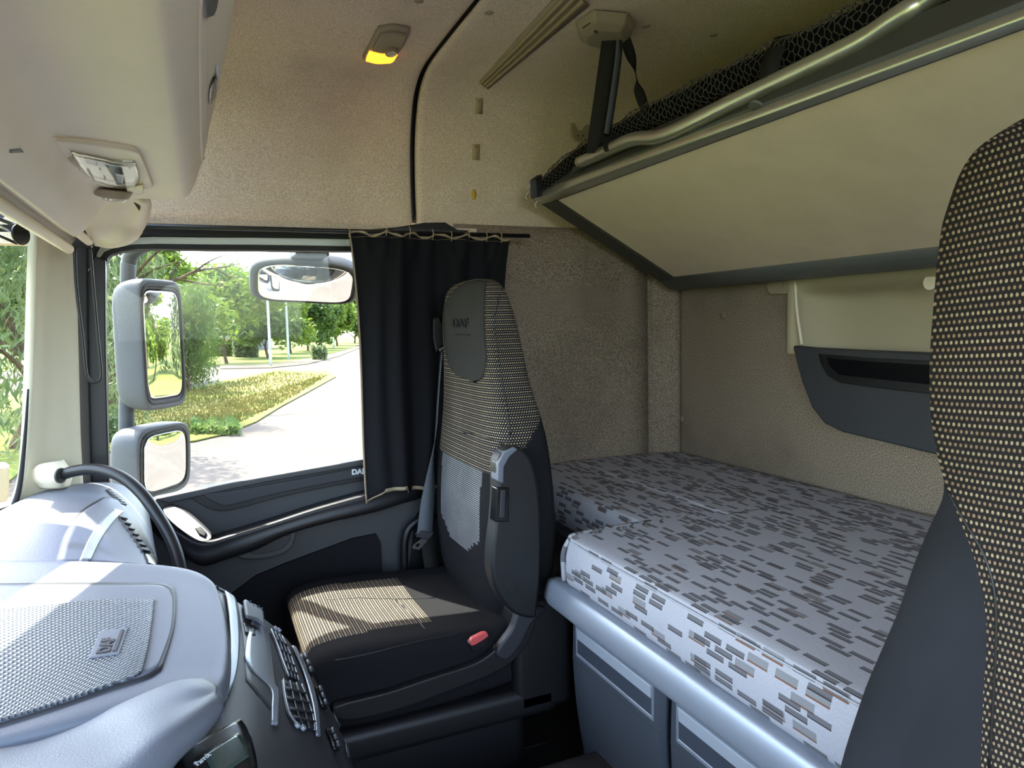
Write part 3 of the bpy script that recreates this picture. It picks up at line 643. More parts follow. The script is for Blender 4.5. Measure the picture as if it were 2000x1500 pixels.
hp = [(1116, 237), (1122, 240), (1127, 252), (1133, 256), (1140, 252), (1146, 240), (1152, 238), (1151, 255), (1146, 270), (1134, 276), (1122, 270), (1117, 255)]
plate('hook_body', hp, (0, .012, 0), 'beige_dark', hk, .003, smooth=3, y=hy)
for a in (1129, 1138): disc('screw', P(a, 265, y=hy), (0, -1, 0), .003, .001, 'black', hk, 10)
# ================================================================== DASHBOARD
dash = thing('dashboard', 'blue-grey dashboard with studded tray, glovebox hump and curved centre stack', 'dashboard', (-.2, 1.2, .3))
def prow(y, pr): return [V((x, y, z)) for x, z in pr]
pas = [prow(2.04, [(-.35, .81), (-.33, .825), (-.27, .828), (-.21, .82), (-.165, .785), (-.15, .73), (-.15, .6), (-.15, .25)]),
       prow(1.95, [(-.39, .815), (-.35, .84), (-.27, .845), (-.205, .836), (-.155, .80), (-.135, .73), (-.135, .6), (-.135, .25)]),
       prow(1.8, [(-.45, .81), (-.38, .842), (-.28, .85), (-.20, .838), (-.14, .79), (-.12, .71), (-.12, .6), (-.12, .25)]),
       prow(1.6, [(-.55, .80), (-.42, .828), (-.29, .838), (-.19, .82), (-.12, .767), (-.095, .69), (-.09, .58), (-.09, .25)]),
       prow(1.45, [(-.60, .79), (-.45, .808), (-.29, .808), (-.18, .79), (-.09, .742), (-.06, .67), (-.05, .55), (-.05, .25)]),
       prow(1.30, [(-.64, .775), (-.46, .785), (-.29, .785), (-.18, .775), (-.07, .74), (-.03, .67), (-.02, .55), (-.02, .25)])]
PAS = grid('passenger_side_top', pas, 'dash', dash, nu=5, nv=5)
def sk(y, o=0, s=1):
    q = max(0, .08*(y-.92))
    return prow(y, [(-.68, .762+q), (-.4, .762+q), (-.2, .762+q), (-.07, .760-o*.2+q), (-.012-o, .750-o*.3+q), (.05*s-o, .728-o*.2), (.112*s-o, .663), (.17*s-o, .545), (.208*s-o, .42), (.225*s-o, .30), (.225*s-o, .15)])
cen = [sk(1.345, .12, .5), sk(1.335, .06, .8), sk(1.31, .022, .95), sk(1.26, .0), sk(1.12), sk(1.0), sk(.9, .004), sk(.8, .012), sk(.68, .03), sk(.45, .06), sk(.0, .10)]
CENB = grid('centre_stack', cen, 'dash2', dash, nu=4, nv=4)
SPAS = surf(PAS); SC = surf(CENB)
# padded top with tray
pad = [[(-60, 1096), (100, 1096), (240, 1100), (330, 1106), (385, 1118), (418, 1140)],
       [(-60, 1140), (100, 1136), (250, 1134), (345, 1140), (405, 1158), (434, 1185)],
       [(-60, 1250), (100, 1250), (250, 1250), (355, 1250), (420, 1250), (444, 1250)],
       [(-60, 1380), (100, 1350), (250, 1320), (350, 1305), (414, 1305), (441, 1310)],
       [(-60, 1450), (100, 1412), (250, 1372), (350, 1350), (405, 1340), (430, 1345)]]
NP = V((0, -.08, 1)); DP = .708
pr_ = []
for j, r_ in enumerate([[(a, b-7) for a, b in pad[0]]]+pad+[[(a-4, b+10) for a, b in pad[-1]]]):
    q = [P(a, b, n=NP, d=DP) for a, b in r_]
    q.append(P(r_[-1][0]+6, r_[-1][1]+2, n=NP, d=DP)-V((0, 0, .018)))
    if j in (0, 6): q = [p-V((0, 0, .016)) for p in q]
    pr_.append(q)
PADM = grid('dash_top_pad', pr_, 'dash', dash, nu=5, nv=5)
SP = surf(PADM)
tr = drape('tray_rim', [[(-60, 1142), (120, 1140), (250, 1140), (315, 1141), (338, 1150)], [(-60, 1170), (120, 1170), (250, 1168), (322, 1165), (343, 1175)], [(-60, 1300), (120, 1270), (230, 1250), (318, 1235), (338, 1235)], [(-60, 1440), (100, 1390), (210, 1352), (285, 1328), (315, 1310)]], SP, .002, 'dash2', dash, .004, 6, 6)
tm = drape('tray_surround', [[(-60, 1146), (120, 1145), (250, 1145), (310, 1146), (330, 1156)], [(-60, 1172), (120, 1172), (250, 1171), (316, 1168), (337, 1178)], [(-60, 1298), (120, 1268), (230, 1248), (314, 1234), (333, 1236)], [(-60, 1432), (100, 1384), (210, 1346), (282, 1322), (308, 1306)]], SP, .0025, 'dash', dash, .004, 6, 6)
STM = surf(tm)
mt = drape('studded_tray_mat', [[(-60, 1196), (60, 1188), (180, 1176), (270, 1172), (301, 1172)], [(-60, 1250), (60, 1245), (180, 1235), (270, 1225), (296, 1222)], [(-60, 1340), (60, 1320), (180, 1292), (250, 1278), (288, 1270)], [(-60, 1436), (40, 1410), (140, 1374), (220, 1346), (274, 1325)]], STM, .003, 'mat', dash, .004, 6, 6)
h_ = hit(232, 1284, SP)
a0 = hit(228, 1282, SP)[0]; a1 = hit(243, 1240, SP)[0]; nn = h_[1]
xd = (a1-a0).normalized(); yd = nn.cross(xd)
lp = prism('emblem_plate', [a0+nn*.004-yd*.004-xd*.006, a1+nn*.004-yd*.004+xd*.008, a1+nn*.004+yd*.03+xd*.008, a0+nn*.004+yd*.03-xd*.006], nn*.003, 'dash', dash, .001)
text('embossed_lettering', 'DAF', a0+nn*.0072+yd*.008, xd, yd, .021, 'dash2', lp, .0012, .04)
box_ = prism('emblem_bar', [a0+nn*.007, a1+nn*.007, a1+nn*.007+yd*.004, a0+nn*.007+yd*.004], nn*.0015, 'dash2', lp)
# nearer rounded hood (in front of the driver)
hood = [[P(-80, 1490, y=.90), P(60, 1462, y=.90), P(160, 1430, y=.895), P(260, 1385, y=.89), P(340, 1352, y=.885), P(395, 1345, y=.885)],
        [P(-80, 1500, y=.86), P(60, 1478, y=.86), P(180, 1440, y=.855), P(290, 1390, y=.85), P(370, 1360, y=.85), P(415, 1358, y=.86)],
        [P(-60, 1560, y=.78), P(80, 1520, y=.78), P(210, 1470, y=.79), P(310, 1418, y=.80), P(380, 1388, y=.82), P(420, 1368, y=.845)],
        [P(-40, 1700, y=.66), P(120, 1610, y=.68), P(240, 1530, y=.71), P(320, 1455, y=.75), P(380, 1412, y=.79), P(418, 1380, y=.83)],
        [P(0, 1800, y=.62), P(160, 1690, y=.66), P(260, 1580, y=.70), P(330, 1480, y=.755), P(382, 1428, y=.80), P(410, 1392, y=.84)]]
grid('instrument_hood', hood, 'dash', dash, thick=.012, nu=5, nv=5)
# glovebox hump
drape('glovebox_outline', [[(108, 1100), (200, 1104), (308, 1112)], [(126, 1044), (205, 1055), (294, 1068)], [(155, 1001), (220, 1012), (266, 1016)], [(200, 972), (215, 971), (231, 976)]], SPAS, .001, 'black', dash, .004, 6, 6)
gb = drape('glovebox_lid', [[(112, 1100), (200, 1104), (305, 1112)], [(130, 1046), (205, 1058), (290, 1070)], [(159, 1005), (220, 1016), (262, 1019)], [(203, 976), (215, 975), (228, 979)]], SPAS, .003, 'dash', dash, .005, 6, 6)
drape('silver_strip', [[(154, 1100), (174, 1101)], [(170, 1062), (191, 1064)], [(188, 1032), (209, 1036)], [(207, 1010), (226, 1015)], [(222, 997), (240, 1002)]], SPAS, .005, 'silver', gb, .003, 4, 6)
drape('side_vent', [[(228, 1010), (240, 1011)], [(244, 1032), (260, 1036)], [(262, 1058), (279, 1063)], [(276, 1080), (292, 1084)]], SPAS, .005, 'black', dash, .004, 4, 6)
for q in range(7):
    x0 = 231+q*7.2; y0 = 1014+q*10.5; drape('vent_slat', [[(x0, y0), (x0+13, y0+3)], [(x0+1, y0+3), (x0+14, y0+6)]], SPAS, .008, 'dash2', dash, .002, 3, 2)
drape('switch_pad', [[(279, 1084), (296, 1087)], [(284, 1096), (303, 1101)], [(286, 1106), (305, 1110)]], SPAS, .006, 'gloss', dash, .004, 4, 4)
vr = drape('demister_vent', [[(206, 958), (214, 955)], [(218, 970), (236, 972)], [(232, 985), (247, 987)]], SPAS, .002, 'dash2', dash, .003, 5, 5)
for q in range(5):
    drape('demister_slot', [[(209+q*5.5, 960+q*4.6), (219+q*5.5, 962+q*4.6)], [(212+q*5.5, 963+q*4.6), (221+q*5.5, 965+q*4.6)]], SPAS, .003, 'black', vr, .002, 3, 3)
# centre stack face
def dr(nm, rows, lift, mat, par=dash, th=.003, nu=5, nv=5): return drape(nm, rows, SC, lift, mat, par, th, nu, nv)
dr('silver_arc', [[(424, 1139), (432, 1139)], [(438, 1165), (454, 1168)], [(445, 1220), (463, 1222)], [(447, 1275), (464, 1280)], [(441, 1325), (457, 1334)], [(424, 1358), (442, 1366)]], .006, 'silver')
dr('silver_arc', [[(424, 1362), (443, 1368)], [(412, 1376), (430, 1388)], [(402, 1388), (416, 1398)]], .006, 'silver')
st = dr('storage_tray', [[(464, 1172), (490, 1182)], [(470, 1215), (520, 1245)], [(477, 1270), (534, 1320)], [(480, 1330), (540, 1400)]], .001, 'dash2')
dr('silver_panel', [[(497, 1196), (503, 1198)], [(480, 1255), (524, 1258)], [(482, 1300), (534, 1335)], [(526, 1345), (541, 1350)], [(529, 1385), (541, 1390)], [(529, 1416), (540, 1418)]], .003, 'silver')
dr('flap_handle', [[(468, 1183), (486, 1184), (503, 1196)], [(470, 1200), (490, 1204), (506, 1212)], [(473, 1216), (494, 1222), (508, 1234)]], .012, 'dash', th=.004)
dr('flap_shadow_gap', [[(474, 1218), (494, 1225), (508, 1236)], [(478, 1240), (492, 1245), (504, 1244)]], .003, 'black')
for nm, q in (('far', [[(526, 1232), (548, 1246)], [(538, 1262), (562, 1276)], [(551, 1300), (574, 1312)], [(560, 1324), (580, 1332)]]), ('near', [[(549, 1330), (586, 1340)], [(552, 1360), (598, 1370)], [(560, 1395), (608, 1402)], [(574, 1418), (612, 1430)]])):
    v = dr('air_vent', q, .003, 'black', dash, .004)
    (a, b), (c, d) = q[0], q[-1]
    for t in (.02, .36, .68, .97):
        pts = [[(r[0][0]+(r[1][0]-r[0][0])*t-1, r[0][1]+(r[1][1]-r[0][1])*t), (r[0][0]+(r[1][0]-r[0][0])*t+1, r[0][1]+(r[1][1]-r[0][1])*t)] for r in q]
        dr('vane', pts, .005, 'silver' if t in (.02, .97) else 'silver2', v, .002, 2, 5)
    for t in (.2, .4, .6, .8):
        i = min(int(t*3), 2); f = t*3-i
        L = [q[i][0][k_]+(q[i+1][0][k_]-q[i][0][k_])*f for k_ in (0, 1)]; R2 = [q[i][1][k_]+(q[i+1][1][k_]-q[i][1][k_])*f for k_ in (0, 1)]
        dr('cross_vane', [[L, R2], [(L[0]+1, L[1]+2), (R2[0]+1, R2[1]+2)]], .006, 'dash2', v, .003, 3, 1)
dr('silver_edge', [[(567, 1264), (573, 1266)], [(582, 1295), (590, 1300)], [(596, 1335), (607, 1342)], [(608, 1385), (617, 1390)], [(614, 1440), (620, 1442)]], .005, 'silver')
for (x0, y0) in ((583, 1281), (611, 1345), (634, 1428)):
    b = dr('switch_bank', [[(x0, y0), (x0+7, y0+2)], [(x0+8, y0+18), (x0+16, y0+22)], [(x0+14, y0+38), (x0+22, y0+43)]], .006, 'black', dash, .005, 3, 4)
    for t in (0, .34, .68):
        dr('switch_key', [[(x0+1+14*t, y0+2+38*t), (x0+5+14*t, y0+3+38*t)], [(x0+4+14*t, y0+11+38*t), (x0+9+14*t, y0+13+38*t)]], .012, 'silver2', b, .004, 3, 3)
for a, b in ((575, 1423), (586, 1428), (534, 1232), (541, 1236)):
    h_ = hit(a, b, SC); disc('knob', h_[0]+h_[1]*.003, h_[1], .004, .005, 'silver', dash, 12, .001)
dr('lower_trim_edge', [[(655, 1388), (657, 1389)], [(668, 1430), (671, 1431)], [(676, 1480), (680, 1481)]], .004, 'silver2')
# hands-free unit with display
rad = dr('radio', [[(338, 1490), (395, 1455), (466, 1416)], [(345, 1510), (410, 1475), (480, 1438)], [(360, 1560), (425, 1520), (492, 1480)], [(380, 1600), (440, 1555), (497, 1512)]], .008, 'gloss', dash, .012)
SRD = surf(rad)
drape('display', [[(398, 1475), (430, 1454), (465, 1432)], [(408, 1495), (440, 1472), (480, 1452)], [(425, 1520), (450, 1503), (486, 1478)]], SRD, .001, 'screen', rad, .002, 4, 4)
a0 = hit(386, 1497, SRD); a1 = hit(410, 1478, SRD)
if a0 and a1:
    xd = (a1[0]-a0[0]).normalized(); text('brand_lettering', 'Parrot', a0[0]+a0[1]*.001, xd, a0[1].cross(xd), .0085, 'white', rad, .0004, .01)
# ================================================================== GRAB BAR
gb_ = thing('grab_handle', 'curved black grab bar from a beige pillar mount down to the dashboard', 'grab handle', P(112, 930, y=1.9))
tube('grab_bar', [P(116, 929, y=1.86), P(150, 919, y=1.83), P(190, 917, y=1.80), P(235, 930, y=1.76), P(275, 962, y=1.72), P(310, 1010, y=1.68), P(335, 1055, y=1.64), P(350, 1100, y=1.60), P(356, 1150, y=1.56)], .0125, 'black', gb_, n=8, seg=16)
grid('pillar_mount', [[P(62, 920, y=1.90), P(66, 940, y=1.91), P(80, 952, y=1.92)], [P(78, 908, y=1.885), P(84, 930, y=1.86), P(95, 954, y=1.89)], [P(112, 902, y=1.88), P(118, 928, y=1.845), P(122, 952, y=1.88)], [P(122, 898, y=1.95), P(138, 925, y=1.94), P(134, 950, y=1.95)]], 'beige', gb_, .006, 6, 6, off=0)
disc('mount_recess', P(117, 929, y=1.846), P(117, 929, y=1.846)-P(140, 929, y=1.83), .017, -.004, 'darkframe', gb_, 20)
# ================================================================== LOWER BUNK
zt = .742
mat_ = thing('bunk_mattress', 'grey mattress with dashed pattern filling the lower bunk', 'mattress', (1.1, 1, .62))
def msec(y, xf, zt=zt, zb=.632, r=.03):
    X1 = 1.54
    return [V((xf+.02, y, zb-.002)), V((xf, y, zb+.012)), V((xf-.004, y, zb+.05)), V((xf, y, zt-.03)), V((xf+.008, y, zt-.010)), V((xf+.028, y, zt)), V((xf+.2, y, zt+.003)), V((xf+.45, y, zt+.004)) if xf < .9 else V((xf+.25, y, zt+.004)), V((X1-.05, y, zt)), V((X1-.008, y, zt-.012)), V((X1, y, zt-.04))]
rows = [msec(y, .70) for y in (-.3, .2, .6, .9, 1.15, 1.29, 1.325)]
rows += [[p+V((.006, .0, 0)) for p in msec(1.342, .712)], [p.lerp(V((1.1, 1.352, .69)), .05)+V((0, 0, -.004)) for p in msec(1.352, .73)]]
MA = grid('mattress_body', rows, 'mattress', mat_, nu=4, nv=4)
# swap uv so dashes run along the bed
def swapuv(o):
    for d in o.data.uv_layers[0].data: d.uv = (d.uv[1], d.uv[0])
swapuv(MA)
far = [msec(y, .90, zt+.002) for y in (1.30, 1.5, 1.8, 2.04)]+[[p+V((.01, 0, -.012)) for p in msec(2.075, .90)], [p+V((.02, 0, -.04)) for p in msec(2.09, .90)]]
MB = grid('mattress_end', far, 'mattress', mat_, nu=4, nv=4); swapuv(MB)
MB2 = grid('mattress_end_cap', [[V((.70+.004, 1.345, .64)), V((.70+.004, 1.345, .70)), V((.715, 1.340, .735))], [V((.715, 1.357, .64)), V((.715, 1.357, .70)), V((.73, 1.343, .742))], [V((.8, 1.357, .64)), V((.8, 1.357, .70)), V((.81, 1.343, .745))], [V((.92, 1.357, .64)), V((.92, 1.357, .70)), V((.93, 1.343, .745))]], 'mattress', mat_, .01, 5, 5, off=0)
tube('piping', [V((.705, y, zt-.011+.0025)) for y in (-.2, .3, .6, .9, 1.1, 1.25)]+[V((.71, 1.32, zt-.007)), V((.735, 1.345, zt-.006)), V((.80, 1.352, zt-.004))], .0018, 'mattress', mat_, n=5, seg=6)
bb = thing('lower_bunk_base', 'lower bunk base with silver front rail under the mattress', 'bunk', (1.1, 1, .15))
box('bunk_platform', (.74, -.34, .60), (1.545, 1.355, .63), 'greyframe', bb)
box('bunk_platform_end', (.92, 1.355, .60), (1.545, 2.09, .63), 'greyframe', bb)
rails = [[V((x, y, z)) for x, z in ((.715, .634), (.698, .633), (.689, .628), (.681, .608), (.679, .588), (.686, .581), (.72, .579))] for y in (-.3, .5, 1.0, 1.376)]
rails.append([p.lerp(V((.70, 1.382, .60)), .35)+V((0, .006, 0)) for p in rails[-1]])
grid('front_rail', rails, 'silver', bb, nu=5, nv=2, thick=.003)
box('rail_backing', (.70, -.3, .575), (.745, 1.374, .634), 'silver_dark', bb, .002)
box('base_cavity_back', (.93, -.3, .16), (.95, 1.36, .60), 'black', bb)
box('base_end_panel', (.80, 1.36, .16), (1.54, 1.38, .60), 'black', bb)
# storage lockers
def locker(y0, y1, lab):
    t = thing('storage_locker', lab, 'locker', (.80, (y0+y1)/2, .20), 'grey lockers under the lower bunk')
    box('locker_body', (.742, y1+.003, .20), (.90, y0-.003, .566), 'silver2', t, .012)
    # curved face with rolled lower edge
    prof_ = [(.735, .566), (.722, .556), (.718, .50), (.718, .44), (.724, .36), (.735, .28), (.748, .215)]
    Wd = y0-y1
    def row(y, ins=0): return [V((x+ins, y, z)) for x, z in prof_]
    face = grid('locker_door', [row(y0-.004, .012), row(y0-.012, .001), row(y0-.05), row(y1+.05), row(y1+.012, .001), row(y1+.004, .012)], 'silver2', t, nu=3, nv=2, thick=.006)
    ya, yb = y0-.030, y1+.030
    ring('grip_frame', [(.7155, ya, .548), (.7155, yb, .548), (.7155, yb, .478), (.7155, ya, .478)], [(.7155, ya-.006, .541), (.7155, yb+.006, .541), (.7155, yb+.006, .486), (.7155, ya-.006, .486)], (.006, 0, 0), 'silver', t, .0015)
    prism('grip_recess', [(.7170, ya-.006, .541), (.7170, yb+.006, .541), (.7170, yb+.006, .486), (.7170, ya-.006, .486)], (.003, 0, 0), 'silver_dark', t)
    prism('grip_lip', [(.7140, ya-.006, .543), (.7140, yb+.006, .543), (.7150, yb+.008, .519), (.7150, ya-.008, .519)], (.004, 0, 0), 'lip', t, .001)
    box('seam_line', (.7172, yb-.02, .464), (.7185, ya+.02, .4655), 'darkframe', t)
    return t
locker(1.352, 1.002, 'grey storage locker under the bunk rail, far one beside the passenger seat')
locker(.995, .62, 'grey storage locker under the bunk rail, nearer one beside the driver seat')
# ================================================================== REAR WALL FITTINGS
rc = thing('wall_recess_panel', 'beige moulded recess panel set in the rear wall under the upper bunk', 'wall panel', (1.56, 1, 1.12))
def rz(ys, zs, xs): return [[V((xs[j][i], ys[i] if not isinstance(ys[0], tuple) else ys[j][i], zs[j])) for i in range(len(ys if not isinstance(ys[0], tuple) else ys[j]))] for j in range(len(zs))]
ysr = [1.55, 1.532, 1.515, 1.48, 1.40, 1.2, .8, .5]
grid('recess_shell', rz(ysr, [1.36, 1.345, 1.315, 1.29, 1.26, 1.20, 1.13, 1.10], [[XR-.004]*8, [XR-.008]*8, [XR-.008]*2+[XR-.006]*6, [XR-.006, XR-.006, XR, XR+.01, XR+.02, XR+.02, XR+.02, XR+.02], [XR-.006, XR-.006, XR+.02, XR+.05, XR+.075, XR+.08, XR+.08, XR+.08], [XR-.006, XR-.006, XR+.02, XR+.055, XR+.085, XR+.09, XR+.09, XR+.09], [XR-.006, XR-.006, XR+.02, XR+.055, XR+.085, XR+.09, XR+.09, XR+.09], [XR-.006, XR-.006, XR+.02, XR+.05, XR+.08, XR+.085, XR+.085, XR+.085]]), 'beige_mid', rc, .004, 4, 4)
tube('rim_bead', [P(1553, 530, x=XR-.006), P(1556, 600, x=XR-.006), P(1566, 672, x=XR-.006)], .004, 'beige', rc)
disc('button_cap', P(1818, 552, x=XR+.015), (-1, 0, 0), .017, .004, 'beige', rc, 24, .001)
pkt = thing('wall_pocket', 'dark grey storage pocket on the rear wall with a black slot', 'wall pocket', (1.53, 1, .9))
pts = [(1562, 674), (1568, 700), (1580, 745), (1600, 795), (1625, 826), (1660, 843), (1720, 857), (1825, 882), (1960, 915), (1960, 696), (1825, 688), (1700, 683), (1600, 678)]
plate('pocket_front', pts, (-.03, 0, 0), 'pocket', pkt, .008, x=XR-.002)
plate('pocket_slot', [(1600, 691), (1606, 712), (1620, 735), (1645, 748), (1720, 758), (1825, 770), (1960, 784), (1960, 712), (1825, 705), (1700, 699)], (-.006, 0, 0), 'black', pkt, .002, x=XR-.030)
plate('slot_insert', [(1616, 699), (1622, 716), (1640, 732), (1720, 741), (1825, 752), (1960, 764), (1960, 722), (1825, 713), (1700, 706)], (-.003, 0, 0), 'gloss', pkt, .001, x=XR-.036)
plt = thing('wall_button_plate', 'small beige plate with round button on the rear wall beside the recess', 'plate', P(1525, 570, x=XR))
plate('plate_body', [(1503, 535), (1546, 530), (1547, 568), (1540, 574), (1512, 575), (1504, 568)], (-.012, 0, 0), 'beige_dark', plt, .003, x=XR)
disc('button', P(1523, 557, x=XR-.012), (-1, 0, 0), .014, .003, 'beige_dark', plt, 20, .001)
for (a, b, pl_, lab) in ((1412, 616, 'r', 'small round stud on the rear wall below the button plate'), (1331, 818, 'r', 'small round stud low on the rear wall by the corner above the mattress'), (1250, 624, 's', 'small round stud on the dark side wall near the corner')):
    if pl_ == 'r': tag(dome('wall_stud', P(a, b, x=XR), (-1, 0, 0), .012, .006, 'stipple'), lab, 'stud')
    else: tag(dome('wall_stud', P(a, b, y=2.10), (0, -1, 0), .012, .006, 'stipple'), lab, 'stud')
# ================================================================== UPPER BUNK
ub = thing('upper_bunk', 'upper bunk board hanging over the mattress with grey frame and beige underside', 'bunk', (1.2, 1, 1.45))
FF, FR = V((.985, 2.03, 1.592)), V((1.455, 2.03, 1.340))
NF = P(2000, 34, x=.985); NR = V((1.452, 1.03, 1.338))
dF = (NF-FF)/(FF.y-NF.y); dR = (NR-FR)/(FR.y-NR.y)
def on(a, d, y): return a+d*(2.03-y)
y0, y1 = 2.03, -.30
A_, B_, C_, D_ = FF, FR, on(FR, dR, y1), on(FF, dF, y1)
un = (B_-A_).cross(D_-A_).normalized()
if un.z > 0: un = -un
up_ = -un
def inner(a, b, c, d, m1, m2):
    f1 = (b-a).normalized(); return [a+f1*m1+V((0, -m2, 0)), b-f1*m1*.55+V((0, -m2, 0)), c-f1*m1*.55, d+f1*m1*.15]
ii = inner(A_, B_, C_, D_, .030, .085)
prism('underside_board', ii, up_*.03, 'bunk', ub, .001)
ring('bunk_frame', [A_, B_, C_, D_], [p for p in ii], up_*.035, 'greyframe', ub, .002)
prism('bunk_end_side', [A_+un*.002, B_+un*.002, ii[1]+un*.002, ii[0]+un*.002], un*.004, 'darkframe', ub, .001)
prism('bunk_core', [A_+up_*.03, B_+up_*.03, C_+up_*.03, D_+up_*.03], up_*.06, 'darkframe', ub)
fd = (B_-A_).normalized()
def frow(y, pr):
    a = on(FF, dF, y); k_ = .30+.70*max(0, y)/2.03; return [a+fd*u*k_+up_*v*k_ for u, v in pr]
pf = [(.030, -.003), (.012, -.005), (.0, -.003), (-.006, .006), (-.007, .016), (-.003, .022), (.004, .025), (.004, .032), (.014, .036)]
grid('front_rail_profile', [frow(y, pf) for y in (2.03, 1.5, .8, -.3)], 'alu', ub, .002, 3, 2)
pr2 = [(.030, -.0035), (.0, -.0035)]
grid('front_edge_strip', [frow(y, pr2) for y in (2.025, .8, -.3)], 'greyframe', ub, .002, 1, 2)
grid('rear_edge_strip', [[on(FR, dR, y)+fd*u+un*v for u, v in ((-.018, .001), (.0, .012), (.03, .014), (.05, .01))] for y in (2.02, 1.0, -.3)], 'greyframe', ub, .003, 3, 2)
YT = [P(1132, 318, y=1.76), P(1180, 297, y=1.64), P(1222, 277, y=1.52), P(1250, 270, y=1.46), P(1283, 268, y=1.395), P(1330, 250, y=1.31), P(1420, 205, y=1.17), P(1500, 167, y=1.07), P(1640, 100, y=.91), P(1700, 68, y=.855), P(1760, 28, y=.80), P(1810, 0, y=.77), P(1900, -60, y=.70)]
tube('guard_tube', YT, .0165, 'alu', ub, n=6, seg=18)
disc('release_button', P(1478, 204, y=1.08), un, .014, .006, 'greyframe', ub, 16, .001)
prism('end_clip', [P(1112, 342, y=1.80), P(1132, 336, y=1.77), P(1140, 322, y=1.75), P(1120, 326, y=1.78)], (.01, .01, .01), 'black', ub)
# safety net gathered along the bunk edge, real cords in a hexagonal weave on a rolled bundle
net = thing('safety_net', 'black cord safety net bundled along the edge of the upper bunk', 'net', (1.02, 1.2, 1.66))
NA = [P(1048, 362, y=2.01), P(1090, 330, y=1.90), P(1140, 296, y=1.78), P(1190, 262, y=1.66), P(1240, 234, y=1.54), P(1330, 196, y=1.37), P(1420, 152, y=1.23), P(1500, 118, y=1.12), P(1600, 72, y=1.0), P(1700, 26, y=.90), P(1800, -20, y=.82), P(1900, -80, y=.74)]
NA = [p+V((.022, 0, .0)) for p in NA]
RD = [.020, .030, .034, .026, .030, .034, .034, .036, .034, .036, .036, .036]
nc = catm(NA, 8); rd = [V((r, 0, 0)) for r in RD]; rc_ = [v.x for v in catm(rd, 8)]
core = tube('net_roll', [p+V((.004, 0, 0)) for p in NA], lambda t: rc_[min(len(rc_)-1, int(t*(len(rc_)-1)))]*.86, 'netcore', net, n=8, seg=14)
Ls = [0]
for i in range(1, len(nc)): Ls.append(Ls[-1]+(nc[i]-nc[i-1]).length)
tot = Ls[-1]
def along(s):
    s = max(0, min(tot-1e-5, s)); i = 0
    lo, hi = 0, len(Ls)-1
    while hi-lo > 1:
        m = (lo+hi)//2
        if Ls[m] <= s: lo = m
        else: hi = m
    f = (s-Ls[lo])/(Ls[hi]-Ls[lo]); p = nc[lo].lerp(nc[hi], f); return p, (nc[hi]-nc[lo]).normalized(), rc_[lo]*(1-f)+rc_[hi]*f
random.seed(4)
def netpt(s, th):
    p, t, r = along(s); a = t.cross(V((0, 0, 1))).normalized(); b = a.cross(t)
    r *= 1+.10*math.sin(th*5+s*31)+.05*math.sin(s*83+th*2)
    return p+a*math.cos(th)*r+b*math.sin(th)*r, (a*math.cos(th)+b*math.sin(th))
hw = .0115; NS = int(tot/(hw*1.0)); NTH = 20; vs_, fs = [], []
def cord_seg(a, b, na, wd=.0011):
    t = (b-a).normalized(); s = t.cross(na).normalized()*wd; n_ = na*wd; k0 = len(vs_)
    for p in (a, b): vs_.extend([p-s, p+n_*1.2, p+s])
    fs.extend([(k0, k0+1, k0+4, k0+3), (k0+1, k0+2, k0+5, k0+4), (k0+2, k0, k0+3, k0+5)])
for i in range(NS):
    for j in range(NTH):
        if (i+j) % 2: continue
        th0 = -.6*math.pi+j*(1.75*math.pi/NTH); dth = 1.75*math.pi/NTH; s0 = i*hw
        A1, n1 = netpt(s0-hw*.28, th0); A2, n2 = netpt(s0+hw*.28, th0)
        B1, _ = netpt(s0+hw*.72, th0+dth); B2, _ = netpt(s0+hw*.72, th0-dth)
        cord_seg(A1, A2, n1); cord_seg(A2, B1, n1); cord_seg(A2, B2, n1)
mk('net_cords', vs_, fs, 'net', net)
prism('net_end_binding', [P(1034, 352, y=2.0), P(1048, 342, y=2.0), P(1052, 384, y=2.0), P(1036, 388, y=2.0)], (.01, -.02, 0), 'black', net, .003)
for a, b in ((1036, 362), (1032, 376), (1050, 392)): tube('fringe', [P(a, b, y=1.985), P(a-5, b+8, y=1.985), P(a-2, b+14, y=1.985)], .0012, 'white', net, seg=5)
strap('net_loop', [P(1500, 150, y=1.06), P(1508, 115, y=1.07), P(1520, 85, y=1.10), P(1530, 70, y=1.16)], V((.004, -.020, -.003)), 'strap', net, .002)
# bracket and straps
br = thing('strap_bracket', 'taupe moulded strap bracket screwed to the ceiling above the bunk', 'bracket', (.96, 1.55, 1.93))
ct = [(1124, 42), (1160, 20), (1225, 26), (1240, 45), (1232, 64), (1205, 52), (1188, 72), (1168, 78), (1130, 66)]
cp3 = [P(a, b, z=1.934) for a, b in ct]; c = sum(cp3, V())/len(cp3)
vs_ = [p for p in cp3]+[c+(p-c)*.9+V((0, 0, -.022)) for p in cp3]+[c+(p-c)*.6+V((0, 0, -.034)) for p in cp3]; n = len(ct)
fs = [((i+1) % n, i, i+n, (i+1) % n+n) for i in range(n)]+[((i+1) % n+n, i+n, i+2*n, (i+1) % n+2*n) for i in range(n)]+[tuple(range(2*n, 3*n))]
o = mk('bracket_cover', vs_, fs, 'beige_dark', br); bev(o, .004, 3, 20)
SB = surf(o)
drape('bracket_slot', [[(1137, 54), (1152, 44)], [(1139, 56), (1154, 46)]], SB, .001, 'darkframe', br, .001, 3, 2)
h_ = hit(1164, 62, SB); disc('bracket_screw', h_[0], h_[1], .006, .001, 'darkframe', br, 12)
st1 = thing('bunk_strap', 'black webbing straps running from the ceiling bracket down to the upper bunk', 'strap', P(1190, 180, y=1.6))
